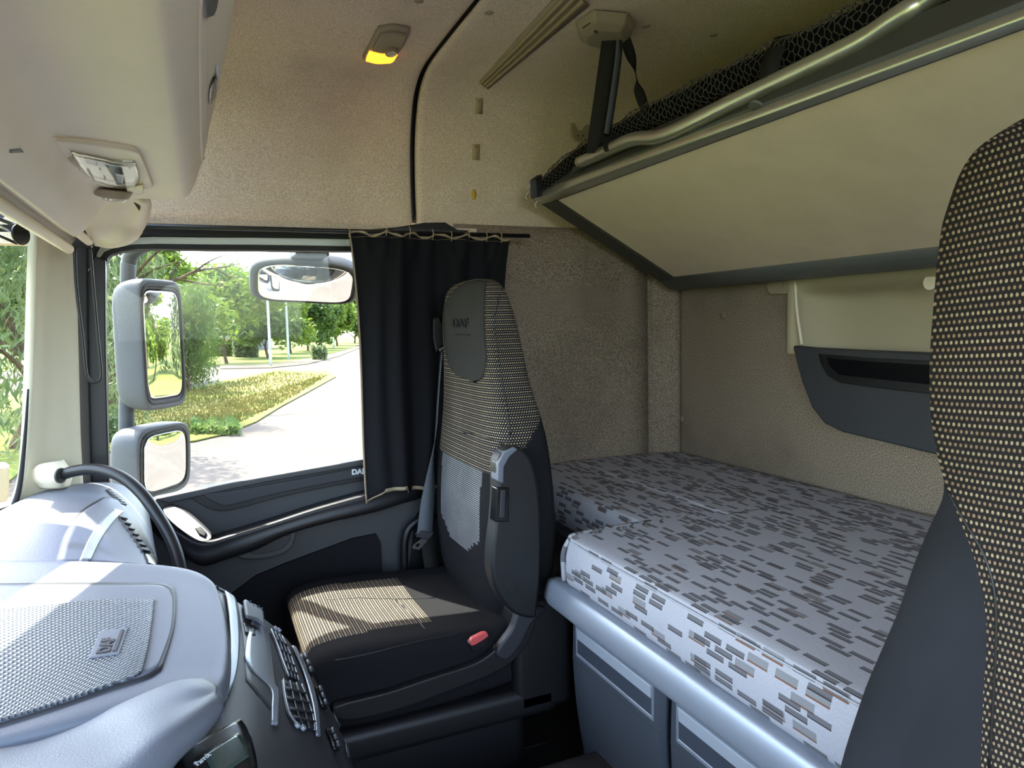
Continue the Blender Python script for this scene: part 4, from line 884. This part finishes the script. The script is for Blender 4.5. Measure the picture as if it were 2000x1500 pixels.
strap('front_strap', [P(1197, 62, y=1.56), P(1190, 110, y=1.58), P(1177, 200, y=1.62), P(1162, 299, y=1.66)], V((.0215, -.012, 0)), 'strap', st1)
strap('inner_strap', [P(1212, 60, y=1.555), P(1207, 120, y=1.57), P(1196, 200, y=1.60), P(1186, 262, y=1.62)], V((.014, .008, 0)), 'belt', st1)
strap('rear_strap', [P(1218, 62, y=1.56), P(1232, 110, y=1.59), P(1243, 150, y=1.61), P(1249, 180, y=1.60), P(1262, 222, y=1.60)], [V((.012, -.004, 0)), V((.012, -.006, 0)), V((.006, .010, 0)), V((.014, -.004, 0)), V((.013, .0, .003))], 'strap', st1)
prism('strap_buckle', [P(1176, 268, y=1.60), P(1200, 262, y=1.60), P(1222, 264, y=1.58), P(1190, 292, y=1.58), P(1178, 296, y=1.60)], (.02, .01, .0), 'black', st1, .004)
# ================================================================== PASSENGER SEAT
def sq(cx, cy, hx, hy, z, n=22, e=.42, lean=0):
    pts = []
    for k_ in range(n):
        a = 2*math.pi*k_/n; c, s = math.cos(a), math.sin(a)
        pts.append(V((cx-hx*math.copysign(abs(c)**e, c), cy+hy*math.copysign(abs(s)**e, s), z)))
    return pts
def seat(yc, name, lab, near, sc_=1.0, dx=0, dz=0, fab='dots', fabc='dots_cool'):
    t = thing(name, lab, 'seat', (.45+dx, yc, .15))
    m = 1 if near else 1
    # backrest: z, front x, back x, half width
    R_ = [(.50, .600, .745, .20), (.56, .590, .760, .235), (.66, .588, .768, .262), (.78, .592, .768, .262), (.90, .604, .762, .245), (.98, .608, .752, .222), (1.06, .606, .735, .195), (1.14, .604, .722, .180), (1.21, .602, .708, .172), (1.26, .606, .695, .165), (1.292, .613, .683, .150), (1.310, .625, .670, .118), (1.317, .635, .658, .06)]
    rows = [[p+V((dx, 0, dz)) for p in sq((a+b)/2, yc, (b-a)/2, hw_, z, 24, .55 if z > 1.25 else .48)] for z, a, b, hw_ in R_]
    def fm(u, v, p):
        y = abs(p.y-yc); z = p.z-dz; x = p.x-dx; w_ = None
        front = (abs(((u+.5) % 1)-.5) < .125)   # centre of the front face
        if z > 1.02: return 0
        zz = z
        lim = (1.02-zz)/.20
        if abs(((u+.5) % 1)-.5) < .13: w_ = True
        if zz > .86 and (w_ or x < .62+(zz-.86)*.9): return 0
        if w_ and zz > .64+.5*max(0, y-.06) and y < .15: return 1
        return 2
    bk = grid('backrest', rows, fab, t, nu=8, nv=10, wrap=True, fm=fm, mats=[fab, fabc, 'weave'])
    return t, bk
seat1, BK = seat(1.715, 'passenger_seat', 'dark passenger seat with dotted fabric and built-in headrest beside the curtain', True)
SBK = surf(BK)
# suede headrest inlay with lettering
hp_ = [[(872, 592), (885, 572), (905, 556), (930, 549), (950, 550)], [(868, 615), (885, 595), (908, 580), (932, 572), (948, 574)], [(868, 645), (888, 645), (910, 642), (932, 640), (947, 638)], [(873, 690), (892, 692), (912, 694), (936, 696), (951, 694)], [(881, 718), (896, 728), (914, 735), (934, 738), (948, 722)], [(890, 730), (900, 736), (915, 741), (932, 743), (943, 738)]]
HP = drape('headrest_inlay', hp_, SBK, .003, 'suede', seat1, .006, 5, 5)
SHP = surf(HP)
a0, a1 = hit(885, 638, SHP), hit(914, 639, SHP); xd = (a1[0]-a0[0]).normalized(); nn = a0[1]
text('embossed_lettering', 'DAF', a0[0]+nn*.001, xd, nn.cross(xd), .030, 'vinyl', HP, .0015, .03, sx=2.0)
a0, a1 = hit(889, 651, SHP)[0], hit(918, 653, SHP)[0]; yd = nn.cross(xd)
prism('embossed_bar', [a0+nn*.0005, a1+nn*.0005, a1+nn*.0005-yd*.004, a0+nn*.0005-yd*.004], nn*.001, 'vinyl', HP)
tube('seam_piping', [hit(a, b, SBK)[0]+hit(a, b, SBK)[1]*.001 for a, b in ((984, 556), (972, 590), (966, 620), (967, 660), (973, 710), (982, 760), (990, 800), (997, 850))], .0016, 'black', seat1, n=4, seg=6)
tube('cross_seam', [hit(a, b, SBK)[0]+hit(a, b, SBK)[1]*.001 for a, b in ((900, 846), (930, 847), (960, 858), (985, 868))], .0016, 'black', seat1, n=4, seg=6)
# cushion
cy = 1.70
def crow(x, zt_, zb, hw_, cr=.012, e=.5):
    pts = []
    prof_ = [(-1, .35), (-1, .62), (-.985, .86), (-.90, .985), (-.72, 1.0), (-.35, .99), (0, .975), (.35, .99), (.72, 1.0), (.90, .985), (.985, .86), (1, .62), (1, .35), (.9, .0), (0, 0), (-.9, 0)]
    for a, b in prof_: pts.append(V((x, cy+a*hw_, zb+(zt_-zb)*b)))
    return pts
rows = [crow(.185, .465, .40, .17), crow(.172, .488, .372, .205), crow(.178, .508, .362, .23), crow(.20, .522, .358, .242), crow(.26, .530, .356, .248), crow(.36, .528, .356, .25), crow(.48, .520, .36, .25), crow(.58, .515, .365, .245), crow(.66, .515, .37, .235)]
def cfm(u, v, p):
    y = p.y-cy
    if p.z > .40 and -.165 < y < .165 and p.x < .455: return 0
    return 1
CU = grid('seat_cushion', rows, 'dots', seat1, nu=8, nv=10, wrap=True, fm=cfm, mats=['dots', 'weave'])
SCU = surf(CU)
for q in (((640, 1172), (700, 1168), (770, 1170), (850, 1168)), ((655, 1290), (720, 1277), (780, 1262), (840, 1248), (900, 1238)), ((770, 1170), (800, 1195), (825, 1222), (842, 1248))):
    tube('cushion_seam', [hit(a, b, SCU)[0] for a, b in q], .0016, 'black', seat1, n=5, seg=6)
# lower seat trim, recliner cover, base
plate('side_trim', [(652, 1385), (680, 1372), (760, 1352), (840, 1325), (930, 1295), (975, 1262), (1000, 1230), (1012, 1200), (1040, 1185), (1068, 1190), (1050, 1210), (1035, 1250), (1005, 1290), (960, 1318), (880, 1350), (800, 1380), (720, 1402), (665, 1406)], (0, .02, 0), 'shell', seat1, .005, smooth=4, y=1.425)
plate('recliner_cover', [(1000, 1230), (1012, 1198), (1030, 1185), (1055, 1192), (1035, 1225), (1018, 1260), (990, 1290), (970, 1275)], (0, .025, 0), 'dash2', seat1, .006, smooth=4, y=1.415)
box('seat_base', (.24, 1.46, .15), (.66, 1.95, .345), 'shell', seat1, .03)
box('base_shroud', (.19, 1.435, .29), (.73, 1.96, .36), 'shell', seat1, .02)
box('rear_shell', (.62, 1.435, .30), (.77, 1.96, .56), 'shell', seat1, .02)
box('floor_rail', (.18, 1.50, .15), (.74, 1.54, .18), 'black', seat1, .004)
box('floor_rail', (.18, 1.86, .15), (.74, 1.90, .18), 'black', seat1, .004)
# folded armrest
ya = 1.405
AR = plate('armrest', [(972, 905), (985, 882), (1005, 872), (1025, 880), (1042, 905), (1052, 950), (1058, 1020), (1058, 1110), (1052, 1180), (1045, 1208), (1010, 1202), (985, 1180), (968, 1150), (960, 1110), (963, 1060), (968, 1020), (972, 960)], (0, .05, 0), 'shell', seat1, .012, smooth=4, y=ya)
prism('armrest_grip', [P(970, 952, y=ya-.004), P(996, 952, y=ya-.004), P(994, 1020, y=ya-.004), P(966, 1020, y=ya-.004)], (0, .03, 0), 'gloss', AR, .004)
prism('grip_hollow', [P(979, 957, y=ya-.006), P(988, 957, y=ya-.006), P(986, 1012, y=ya-.006), P(976, 1012, y=ya-.006)], (0, .004, 0), 'dash2', AR, .002)
prism('front_cap', [P(973, 905, y=ya-.003), P(985, 883, y=ya-.003), P(1005, 873, y=ya-.003), P(1012, 878, y=ya-.003), P(995, 893, y=ya-.003), P(985, 912, y=ya-.003), P(984, 945, y=ya-.003), P(972, 940, y=ya-.003)], (0, .04, 0), 'dash', AR, .003)
disc('armrest_pivot_cap', P(1001, 1146, y=ya), (0, -1, 0), .013, .002, 'shell', AR, 20, .001)
# buckle
bkl = tag(plate('belt_buckle', [(918, 1253), (922, 1247), (944, 1236), (952, 1236), (955, 1242), (945, 1250), (928, 1260), (921, 1262)], (0, .012, 0), 'red', None, .002, y=1.425), 'red seat belt buckle at the side of the passenger seat cushion', 'buckle')
plate('buckle_body', [(916, 1258), (924, 1250), (950, 1240), (958, 1244), (950, 1262), (925, 1275)], (0, .018, 0), 'black', bkl, .002, y=1.437)
# seat belt
blt = thing('seat_belt', 'grey seat belt with steel tongue hanging beside the passenger seat', 'seat belt', P(833, 1040, y=1.90))
strap('belt_webbing', [P(862, 686, y=1.935), P(856, 760, y=1.93), P(850, 850, y=1.925), P(840, 940, y=1.92), P(834, 990, y=1.915), P(829, 1046, y=1.91)], [V((.004, .022, 0)), V((.004, .022, 0)), V((.006, .022, 0)), V((.018, .010, 0)), V((.022, .006, 0)), V((.024, .004, 0))], 'belt', blt)
strap('lower_webbing', [P(836, 1052, y=1.915), P(840, 1090, y=1.92), P(851, 1150, y=1.93)], V((.022, .006, 0)), 'strap', blt)
plate('tongue_grip', [(811, 1044), (822, 1036), (840, 1040), (847, 1038), (846, 1046), (838, 1054), (822, 1052)], (0, .012, 0), 'dash2', blt, .003, y=1.905)
ring('steel_tongue', [P(824, 1052, y=1.90), P(836, 1054, y=1.90), P(824, 1069, y=1.90), P(818, 1074, y=1.90), P(805, 1071, y=1.90), P(808, 1064, y=1.90)], [P(818, 1061, y=1.90), P(821, 1062, y=1.90), P(818, 1067, y=1.90), P(816, 1069, y=1.90), P(811, 1067, y=1.90), P(813, 1063, y=1.90)], (0, .003, 0), 'steel', blt)
plate('upper_guide', [(846, 622), (858, 618), (866, 640), (872, 668), (862, 676), (852, 690), (846, 660)], (0, .02, 0), 'shell', blt, .004, y=1.95)
tube('guide_loop', [P(858, 684, y=1.93), P(868, 680, y=1.93), P(872, 692, y=1.93), P(862, 698, y=1.93)], .004, 'dash', blt)
# ================================================================== DRIVER SEAT (close, right edge)
dseat = thing('driver_seat', 'near driver seat at the right edge with dotted bolster and dark side', 'seat', (.6, .15, .15))
yc_ = .12
ED = [(1.415, .24), (1.400, .30), (1.378, .335), (1.354, .360), (1.330, .400), (1.287, .421), (1.253, .427), (1.208, .430), (1.162, .432), (1.116, .430), (1.080, .423), (1.049, .416), (1.01, .424), (.977, .436), (.93, .450), (.887, .466), (.825, .488), (.722, .515), (.62, .52), (.52, .50)]
rows = []
for z, ye in ED:
    ye -= .006 if z > 1.03 else 0
    hw_ = ye-yc_; xf = .560+max(0, z-1.33)*.5; f = min(1, max(0, (1.03-z)/.15)); r = .05
    prof_ = [(xf, -.9*hw_+.0), (xf, -.5*hw_), (xf, 0), (xf, .5*hw_), (xf-.004*f, hw_-.10), (xf-.012*f, hw_-.075), (xf-.014*f+.002, hw_-.05), (xf-.010*f+.008, hw_-.025), (xf+.02, hw_-.007), (xf+.045, hw_), (xf+.09, hw_), (.67, hw_-.004), (.686-max(0, z-1.2)*.1, hw_-.03), (.688-max(0, z-1.2)*.1, 0), (.686-max(0, z-1.2)*.1, -hw_+.03), (.65, -hw_), (xf+.045, -hw_), (xf+.01, -hw_+.02)]
    rows.append([V((x, yc_+y, z)) for x, y in prof_])
c = sum(rows[0], V())/len(rows[0])
rows = [[p.lerp(c, .75)+V((0, 0, .022)) for p in rows[0]], [p.lerp(c, .35)+V((0, 0, .014)) for p in rows[0]]]+rows
DB = grid('backrest', rows, 'dots_big', dseat, nu=5, nv=5, wrap=True)
ul = DB.data.uv_layers[0]
for lp in DB.data.loops:
    co = DB.data.vertices[lp.vertex_index].co; ul.data[lp.index].uv = (co.y-(co.x-.56)*1.0, co.z+.06*co.y)
YB = [(1.052, .393), (1.034, .379), (1.008, .362), (.982, .353), (.949, .349), (.898, .350), (.83, .351)]
SDB = surf(DB)
tube('seam_piping', [hit(a, b, SDB)[0] for a, b in ((1852, 958), (1880, 1010), (1920, 1080), (1941, 1150), (1946, 1230), (1941, 1350), (1932, 1500))], .0012, 'black', dseat, seg=6)
box('seat_cushion', (.26, -.10, .38), (.56, .36, .50), 'weave', dseat, .03, 4)
box('seat_base', (.30, -.06, .15), (.62, .34, .38), 'shell', dseat, .02)
# ================================================================== OUTSIDE MIRRORS
def mir(par, pl, pr, pt, pb, y, n, depth, dpx, gmat='mirror', e=.28, convex=0.0, rim=.010, nm=('mirror_housing', 'mirror_glass')):
    n = V(n).normalized(); a = V((-n.y, n.x, 0)).normalized()
    G0 = P(pl, (pt+pb)/2, y=y); r1 = ray(pr, (pt+pb)/2)
    # width so that the far edge lies on its sight line
    den = a.x*r1.y-a.y*r1.x; w_ = -((G0.x-CAM.x)*r1.y-(G0.y-CAM.y)*r1.x)/den
    h = abs(P(pl, pt, y=y).z-P(pl, pb, y=y).z)/2; c = G0+a*w_/2; b = n.cross(a)
    if b.z < 0: b = -b
    def ringp(f, off, cut=0, N=32):
        out = []
        for k_ in range(N):
            t = 2*math.pi*k_/N; cs, sn = math.cos(t), math.sin(t)
            out.append(c+a*(w_/2*f*math.copysign(abs(cs)**e, cs)-cut)+b*(h*f*math.copysign(abs(sn)**e, sn))+n*off)
        return out
    rows = [ringp(1-rim/w_*1.2, .000), ringp(1.0, .003), ringp(1.03, -.004), ringp(1.035, -.02), ringp(1.02, -depth*.5), ringp(.95, -depth*.85), ringp(.80, -depth), ringp(.4, -depth*1.05)]
    grid(nm[0], rows, 'mhouse', par, nu=1, nv=3, wrap=True)
    gr = [ringp(f, .001+convex*(1-f*f)) for f in (1-rim/w_*2.2, .7, .4, .1)]
    g = grid(nm[1], gr, gmat, par, nu=1, nv=3, wrap=True)
    tube('mirror_rim', ringp(1-rim/w_*1.3, .002), .0035, 'rubber', par, n=1, seg=6, closed=True)
    return c, a, b, w_, h
m1 = thing('wing_mirror', 'large grey upper wing mirror reflecting trees, outside the door window', 'mirror', P(270, 680, y=2.4))
c1, a1_, b1_, w1_, h1_ = mir(m1, 277, 358, 547, 802, 2.34, (.80, -.60, -.01), .11, 60, convex=.0015)
m2 = thing('wide_angle_mirror', 'smaller grey wide-angle mirror mounted below the large wing mirror', 'mirror', P(300, 900, y=2.4))
c2, a2_, b2_, w2_, h2_ = mir(m2, 268, 372, 842, 985, 2.34, (.80, -.60, -.06), .11, 60, convex=.010, e=.42, rim=.02)
tube('arm_clamp', [P(246, 880, y=2.46), P(275, 880, y=2.40)], .018, 'mhouse', m2)
arm = thing('mirror_arm', 'grey vertical mirror arm tube with bend at the top, outside the front window edge', 'mirror arm', P(250, 820, y=2.42))
tube('arm_tube', [P(246, 900, y=2.46), P(247, 820, y=2.46), P(248, 700, y=2.46), P(250, 540, y=2.46), P(252, 510, y=2.46), P(262, 490, y=2.44), P(290, 476, y=2.38), P(330, 466, y=2.25), V((-.02, 2.18, 1.56))], .022, 'mhouse', arm)
km = thing('kerb_mirror', 'wide convex kerb mirror hanging over the top of the door window', 'mirror', P(600, 530, y=2.35))
# downward facing convex mirror
kc = P(598, 556, y=2.36); kn = V((-.10, -.66, -.75)).normalized(); ka = V((1, 0, .03)); ka = (ka-kn*ka.dot(kn)).normalized(); kb = kn.cross(ka)
if kb.y < 0: kb = -kb
def kring(f, off, N=40, e=.45):
    out = []
    for i in range(N):
        t = 2*math.pi*i/N; cs, sn = math.cos(t), math.sin(t)
        sx, sy = .165*f*math.copysign(abs(cs)**e, cs), .088*f*math.copysign(abs(sn)**e, sn)
        out.append(kc+ka*sx+kb*(sy+sx*sx*1.2-.01)+kn*(off-sx*sx*.9))
    return out
grid('mirror_housing', [kring(.95, .0), kring(1.0, .004), kring(1.04, -.003), kring(1.04, -.02), kring(.98, -.045), kring(.75, -.065), kring(.3, -.07)], 'mhouse', km, nu=1, nv=3, wrap=True)
grid('mirror_glass', [kring(f, .002+.030*(1-f*f)) for f in (.93, .7, .4, .1)], 'mirror', km, nu=1, nv=3, wrap=True)
tube('mirror_rim', kring(.955, .004), .004, 'rubber', km, n=1, seg=6, closed=True)
box('mounting_bracket', (P(568, 505, y=2.3).x, 2.185, P(568, 506, y=2.3).z), (P(632, 505, y=2.3).x, 2.34, 1.53), 'mhouse', km, .006)
disc('bracket_screw', P(600, 494, y=2.184), (0, -1, 0), .004, .001, 'black', km, 10)
# outer cab skin and wheel-side of the truck so that the mirrors see a cab
struct(box('wall_outer_skin', (-.6, 2.145, -.5), (1.62, 2.175, .74), 'beige_pillar', bw=.01))
struct(box('wall_outer_skin_rear', (.80, 2.16, .74), (1.62, 2.19, 2.0), 'beige_pillar', bw=.01))
# ================================================================== OUTSIDE GROUND
GZ = -1.4
def gpoly(name, pxs, z, mat, world=None, th=.03):
    pts = [P(a, b, z=GZ) for a, b in pxs] if pxs else []
    pts += [V((x, y, GZ)) for x, y in (world or [])]
    pts = [V((p.x, p.y, GZ+z)) for p in pts]
    return struct(prism(name, pts, (0, 0, -th), mat))
struct(box('ground_road', (-400, -300, GZ-.2), (400, 600, GZ), 'asphalt'))
gpoly('ground_grass_island', [(120, 900), (120, 850), (210, 806), (355, 766), (430, 746), (540, 723), (640, 726), (656, 737), (600, 768), (550, 795), (500, 826), (440, 850), (380, 864), (300, 872), (210, 885)], .05, 'grass')
gpoly('ground_far_verge', [(100, 722), (280, 716), (430, 714), (520, 711), (575, 705), (640, 693), (690, 678), (720, 668), (725, 660)], .04, 'grass2', [(60, 560), (-300, 560), (-300, 40)])
gpoly('ground_sandy_strip', [(430, 714), (520, 711.5), (575, 705.5), (640, 694), (690, 679), (700, 681), (660, 697), (600, 712), (530, 719), (430, 721)], .06, 'gravel')
gpoly('ground_right_verge', [], .04, 'grass2', [(12, 30), (34, 60), (60, 110), (300, 500), (390, 500), (390, -200), (26, -200), (23, 3), (20, 12), (12, 22)])
gpoly('ground_left_verge', [], .04, 'grass2', [(-3.2, 7), (-3.3, 20), (-4.5, 38), (-60, 38), (-60, -30), (-3.2, -30)])
# ================================================================== TREES
def crown_mesh(name, seed, h, r, n, leaf, mat, kind='round', zb=.25):
    rnd = random.Random(seed); blobs = []
    for i in range(26):
        z = zb*h+(h*(1-zb))*rnd.random()**.8; t = (z/h-zb)/(1-zb)
        rad = r*(math.sin(min(1, t*1.05+.12)*math.pi)**.6 if kind == 'round' else (1-.6*t))
        a = rnd.random()*6.28; q = rad*math.sqrt(rnd.random())*.85
        blobs.append((V((math.cos(a)*q, math.sin(a)*q, z)), r*(.22+.22*rnd.random())))
    vs_, fs = [], []
    for i in range(n):
        c, br_ = blobs[rnd.randrange(len(blobs))]
        d = V((rnd.gauss(0, 1), rnd.gauss(0, 1), rnd.gauss(0, .8))).normalized()*br_*(.55+.5*rnd.random())
        p = c+d
        if kind == 'willow': p.z -= abs(rnd.gauss(0, 1))*h*.14
        u = V((rnd.gauss(0, 1), rnd.gauss(0, 1), rnd.gauss(0, .7)-(1.6 if kind == 'willow' else 0))).normalized()
        v = u.orthogonal(); v.rotate(Matrix.Rotation(rnd.random()*6.28, 3, u)); s = leaf*(.6+.8*rnd.random())
        u *= s; v = v.normalized()*s*(.42 if kind != 'willow' else .22); b = len(vs_)
        vs_ += [p-u, p+v, p+u, p-v]; fs.append((b, b+1, b+2, b+3))
    return mk(name, vs_, fs, mat)
def trunk(par, h, r, seed, br=5, spread=1.0, low=.25):
    rnd = random.Random(seed)
    base = par.location
    pts = [base+V((0, 0, -.1)), base+V((rnd.gauss(0, .03)*h, 0, h*.2)), base+V((rnd.gauss(0, .05)*h, rnd.gauss(0, .04)*h, h*.5)), base+V((rnd.gauss(0, .06)*h, 0, h*.85))]
    tube('trunk', pts, lambda t: r*(1.1-t), 'bark', par, seg=8)
    c = catm(pts, 6)
    for i in range(br):
        s = c[int(len(c)*(low+.55*rnd.random()))]; a = rnd.random()*6.28; L = h*.34*spread*(.6+.6*rnd.random())
        e_ = s+V((math.cos(a)*L, math.sin(a)*L, L*.55))
        tube('branch', [s, s.lerp(e_, .5)+V((0, 0, L*.08)), e_], lambda t: r*.42*(1.05-t), 'bark', par, seg=6)
TREES = []
def tree(px, dist, h, r, n, leaf, mat, lab, kind='round', seed=1, grp='trees beyond the cab windows', world=None, zb=.25, tr=.012):
    if world: loc = V((world[0], world[1], GZ))
    else:
        d = ray(px, 650); d.z = 0; d.normalize(); loc = V((d.x*dist, d.y*dist, GZ))
    t = thing('tree', lab, 'tree', loc, grp)
    cr = crown_mesh('crown', seed, h, r, n, leaf, mat, kind, zb); cr.data.transform(Matrix.Translation(loc)); cr.parent = t; cr.matrix_parent_inverse = Matrix.Translation(-loc)
    trunk(t, h*.85, h*tr+.05, seed); return t
T0 = tree(214, 26, 10.5, 1.9, 8000, .13, 'leaf3', 'grey-green feathery tree behind the wing mirror at the left of the door window', 'willow', 3, zb=.18)
tree(322, 40, 6.7, 3.2, 9000, .17, 'leaf1', 'bright yellow-green tree showing just right of the wing mirror', seed=5)
tree(362, 34, 4.9, 1.9, 8000, .13, 'leaf2', 'pale bushy tree hanging low left of the grey building', 'willow', 7, zb=.12)
tree(440, 62, 7.4, 4.4, 8000, .26, 'leaf1', 'tall bright green tree standing over the hedge left of the kerb mirror', seed=9, zb=.55)
tree(522, 72, 7.4, 4.4, 8000, .30, 'leaf2', 'mid green tree just behind the nearer street lamp', seed=11)
tree(566, 84, 7.6, 4.5, 8000, .30, 'leaf1', 'yellow-green tree behind the farther street lamp', seed=13)
tree(600, 92, 7.2, 3.8, 7000, .34, 'leaf4', 'dark green tree first of the row along the far road', seed=15)
tree(630, 102, 7.6, 4.0, 7000, .36, 'leaf2', 'green tree in the middle of the row along the far road', seed=17)
tree(658, 116, 7.8, 4.2, 7000, .38, 'leaf1', 'lighter green tree in the row along the far road, next to the curtain', seed=19)
tree(692, 134, 8.5, 4.6, 7000, .42, 'leaf2', 'green tree half hidden by the curtain at the end of the far road', seed=21)
tree(20, 20, 9.5, 3.0, 10000, .15, 'leaf3', 'grey-green leafy tree with dark trunk seen through the windscreen', 'willow', 23, zb=.15, tr=.02)
tree(-70, 30, 9.0, 3.0, 8000, .18, 'leaf2', 'green tree at the far left beyond the windscreen', seed=25)
tree(140, 34, 11, 4.0, 8000, .22, 'leaf4', 'dark green tree behind the front pillar and door frame', seed=29)
for i, (x, y, h, m_, lab, kd) in enumerate(((30, 8.6, 7.6, 'leaf1', 'bright upright tree seen only in the wing mirror', 'round'), (32, 13.5, 9, 'leaf3', 'grey-green tree seen in the left of the wing mirror', 'willow'), (34, 4.2, 9, 'leaf3', 'pale tree beside the bright one in the wing mirror', 'willow'), (40, 19, 11, 'leaf2', 'tall green tree farther back in the wing mirror', 'round'), (42, 9.5, 11, 'leaf2', 'tall backdrop tree in the middle of the wing mirror', 'round'))):
    tree(0, 0, h, 2.0 if i == 0 else 3.4, 7000, .17 if i == 0 else .24, m_, lab, kd, 40+i, 'trees reflected in the mirrors', (x, y), .12)
# low hedge and shrubs
def bush(name, lab, cat, px0, px1, py, dist_y, h, dep, n, leaf, mat, grp=None, seed=3):
    a = P(px0, py, z=GZ); b = P(px1, py, z=GZ)
    rnd = random.Random(seed); vs_, fs = [], []
    dirv = (b-a); nrm = V((0, 1, 0))
    for i in range(n):
        t = rnd.random(); p = a+dirv*t+nrm*(rnd.random()*dep)+V((0, 0, h*rnd.random()**.7*(.88+.12*math.sin(t*17))))
        u = V((rnd.gauss(0, 1), rnd.gauss(0, 1), rnd.gauss(0, 1))).normalized(); v = u.orthogonal().normalized(); s = leaf*(.6+.8*rnd.random())
        k0 = len(vs_); vs_ += [p-u*s, p+v*s*.5, p+u*s, p-v*s*.5]; fs.append((k0, k0+1, k0+2, k0+3))
    return tag(mk(name, vs_, fs, mat), lab, cat, grp)
bush('hedge', 'clipped yellow-green hedge in front of the grey building', 'hedge', 395, 468, 697, 0, 2.3, 2.0, 9000, .16, 'leaf1', seed=3)
bush('shrub', 'rounded light green shrub at the right end of the hedge', 'shrub', 458, 505, 699, 0, 3.0, 2.5, 8000, .18, 'leaf3', seed=4)
bush('shrub', 'sprawling green shrub at the left end of the hedge beside the wing mirror', 'shrub', 345, 400, 703, 0, 3.4, 2.5, 9000, .17, 'leaf3', seed=6)
bush('shrub', 'low dry brown shrub beside the far road', 'shrub', 612, 640, 704, 0, 1.3, 1.0, 1200, .12, 'leaf3', seed=7)
bush('weeds', 'dark green weeds at the near corner of the grass island', 'weeds', 375, 470, 852, 0, .32, 1.6, 1500, .07, 'leaf2', seed=8)
bush('weeds', 'scattered weeds along the left edge of the grass island', 'weeds', 200, 235, 868, 0, .7, 3.0, 2500, .10, 'leaf3', seed=9)
# grass tufts
rnd = random.Random(5); vs_, fs = [], []
gi = [P(a, b, z=GZ) for a, b in ((210, 862), (300, 862), (380, 855), (440, 840), (500, 815), (560, 785), (610, 755), (640, 735), (540, 728), (430, 752), (355, 772), (240, 810))]
cen_ = sum(gi, V())/len(gi)
for i in range(9000):
    k0 = rnd.randrange(len(gi)); p = cen_.lerp(gi[k0].lerp(gi[(k0+1) % len(gi)], rnd.random()), math.sqrt(rnd.random())); p.z = GZ+.04
    a = rnd.random()*6.28; s = .035; hh_ = .05+.13*rnd.random()**2; b = len(vs_)
    vs_ += [p+V((math.cos(a)*s, math.sin(a)*s, 0)), p-V((math.cos(a)*s, math.sin(a)*s, 0)), p+V((rnd.gauss(0, .04), rnd.gauss(0, .04), hh_))]; fs.append((b, b+1, b+2))
g = tag(mk('grass_tufts', vs_, fs, 'grass'), 'dry yellow-green grass tufts over the grass island by the road', 'grass', kind='stuff')
# long bare branch of the left tree across the window top
YB_ = T0.location.y
tube('branch', [V((T0.location.x, YB_, 2.2))]+[P(a, b, y=YB_) for a, b in ((300, 556), (345, 546), (385, 529), (440, 521), (478, 511))], lambda t: .085*(1.1-t), 'bark', T0, seg=6)
for q in (((380, 530), (420, 505), (470, 490)), ((350, 545), (400, 555), (460, 560)), ((330, 550), (345, 520), (370, 500)), ((420, 524), (450, 540), (480, 543))):
    tube('twig', [P(a, b, y=YB_) for a, b in q], lambda t: .04*(1.1-t), 'bark', T0, seg=5)
# street lamps
def lampp(px, pyb, pyt, lab):
    b = P(px, pyb, z=GZ); t = thing('street_lamp', lab, 'street lamp', b, 'street lamps on the verge')
    tube('pole', [b+V((0, 0, -.1)), b+V((0, 0, 4)), b+V((0, 0, 7.6))], lambda t_: .11-.04*t_, 'pole', t, seg=10)
    tube('arm', [b+V((0, 0, 7.5)), b+V((.4, -.2, 7.9)), b+V((1.2, -.5, 8.0))], .04, 'pole', t, seg=8)
    box('lamp_head', (b.x+1.1, b.y-.7, GZ+7.94), (b.x+1.7, b.y-.4, GZ+8.06), 'pole', t, .03)
lampp(529, 716, 600, 'pale street lamp pole, nearer of the two by the grass island')
lampp(564, 703, 600, 'pale street lamp pole, farther of the two beside the side road')
# building
B0 = P(408, 672, y=105); B1 = P(522, 672, y=112)
bd = thing('building', 'pale grey flat-roofed building behind the hedge', 'building', V((B0.x, B0.y, GZ)))
box('building_body', (B0.x, 105, GZ), (B1.x, 118, 4.2), 'concrete', bd)
box('roof_parapet', (B0.x-.2, 104.8, 4.2), (B1.x+.2, 118, 4.5), 'mhouse', bd)
for i in range(3): box('window', (B0.x+1.5+i*3.2, 104.93, .8), (B0.x+3.4+i*3.2, 105, 2.4), 'dash2', bd)
# small white roadside post and parked vehicle corner seen at the left edge
ps = thing('roadside_post', 'short dark post beside the far road near the curtain', 'post', P(652, 682, z=GZ)); tube('post_body', [P(652, 682, z=GZ), P(652, 682, z=GZ)+V((0, 0, 1.6))], .10, 'pole', ps, n=2, seg=8)
fm_ = thing('front_mirror', 'pale mirror housing outside the windscreen at the left picture edge', 'mirror', P(5, 950, y=2.6))
c_ = P(6, 948, y=2.55)
prism('housing', [P(-30, 915, y=2.55), P(18, 912, y=2.55), P(19, 960, y=2.55), P(14, 980, y=2.55), P(-30, 985, y=2.55)], (-.02, .06, 0), 'beige_dark', fm_, .006)
prism('housing_top', [P(-30, 908, y=2.56), P(18, 908, y=2.56), P(18, 916, y=2.56), P(-30, 918, y=2.56)], (-.02, .06, 0), 'seal_light', fm_, .003)
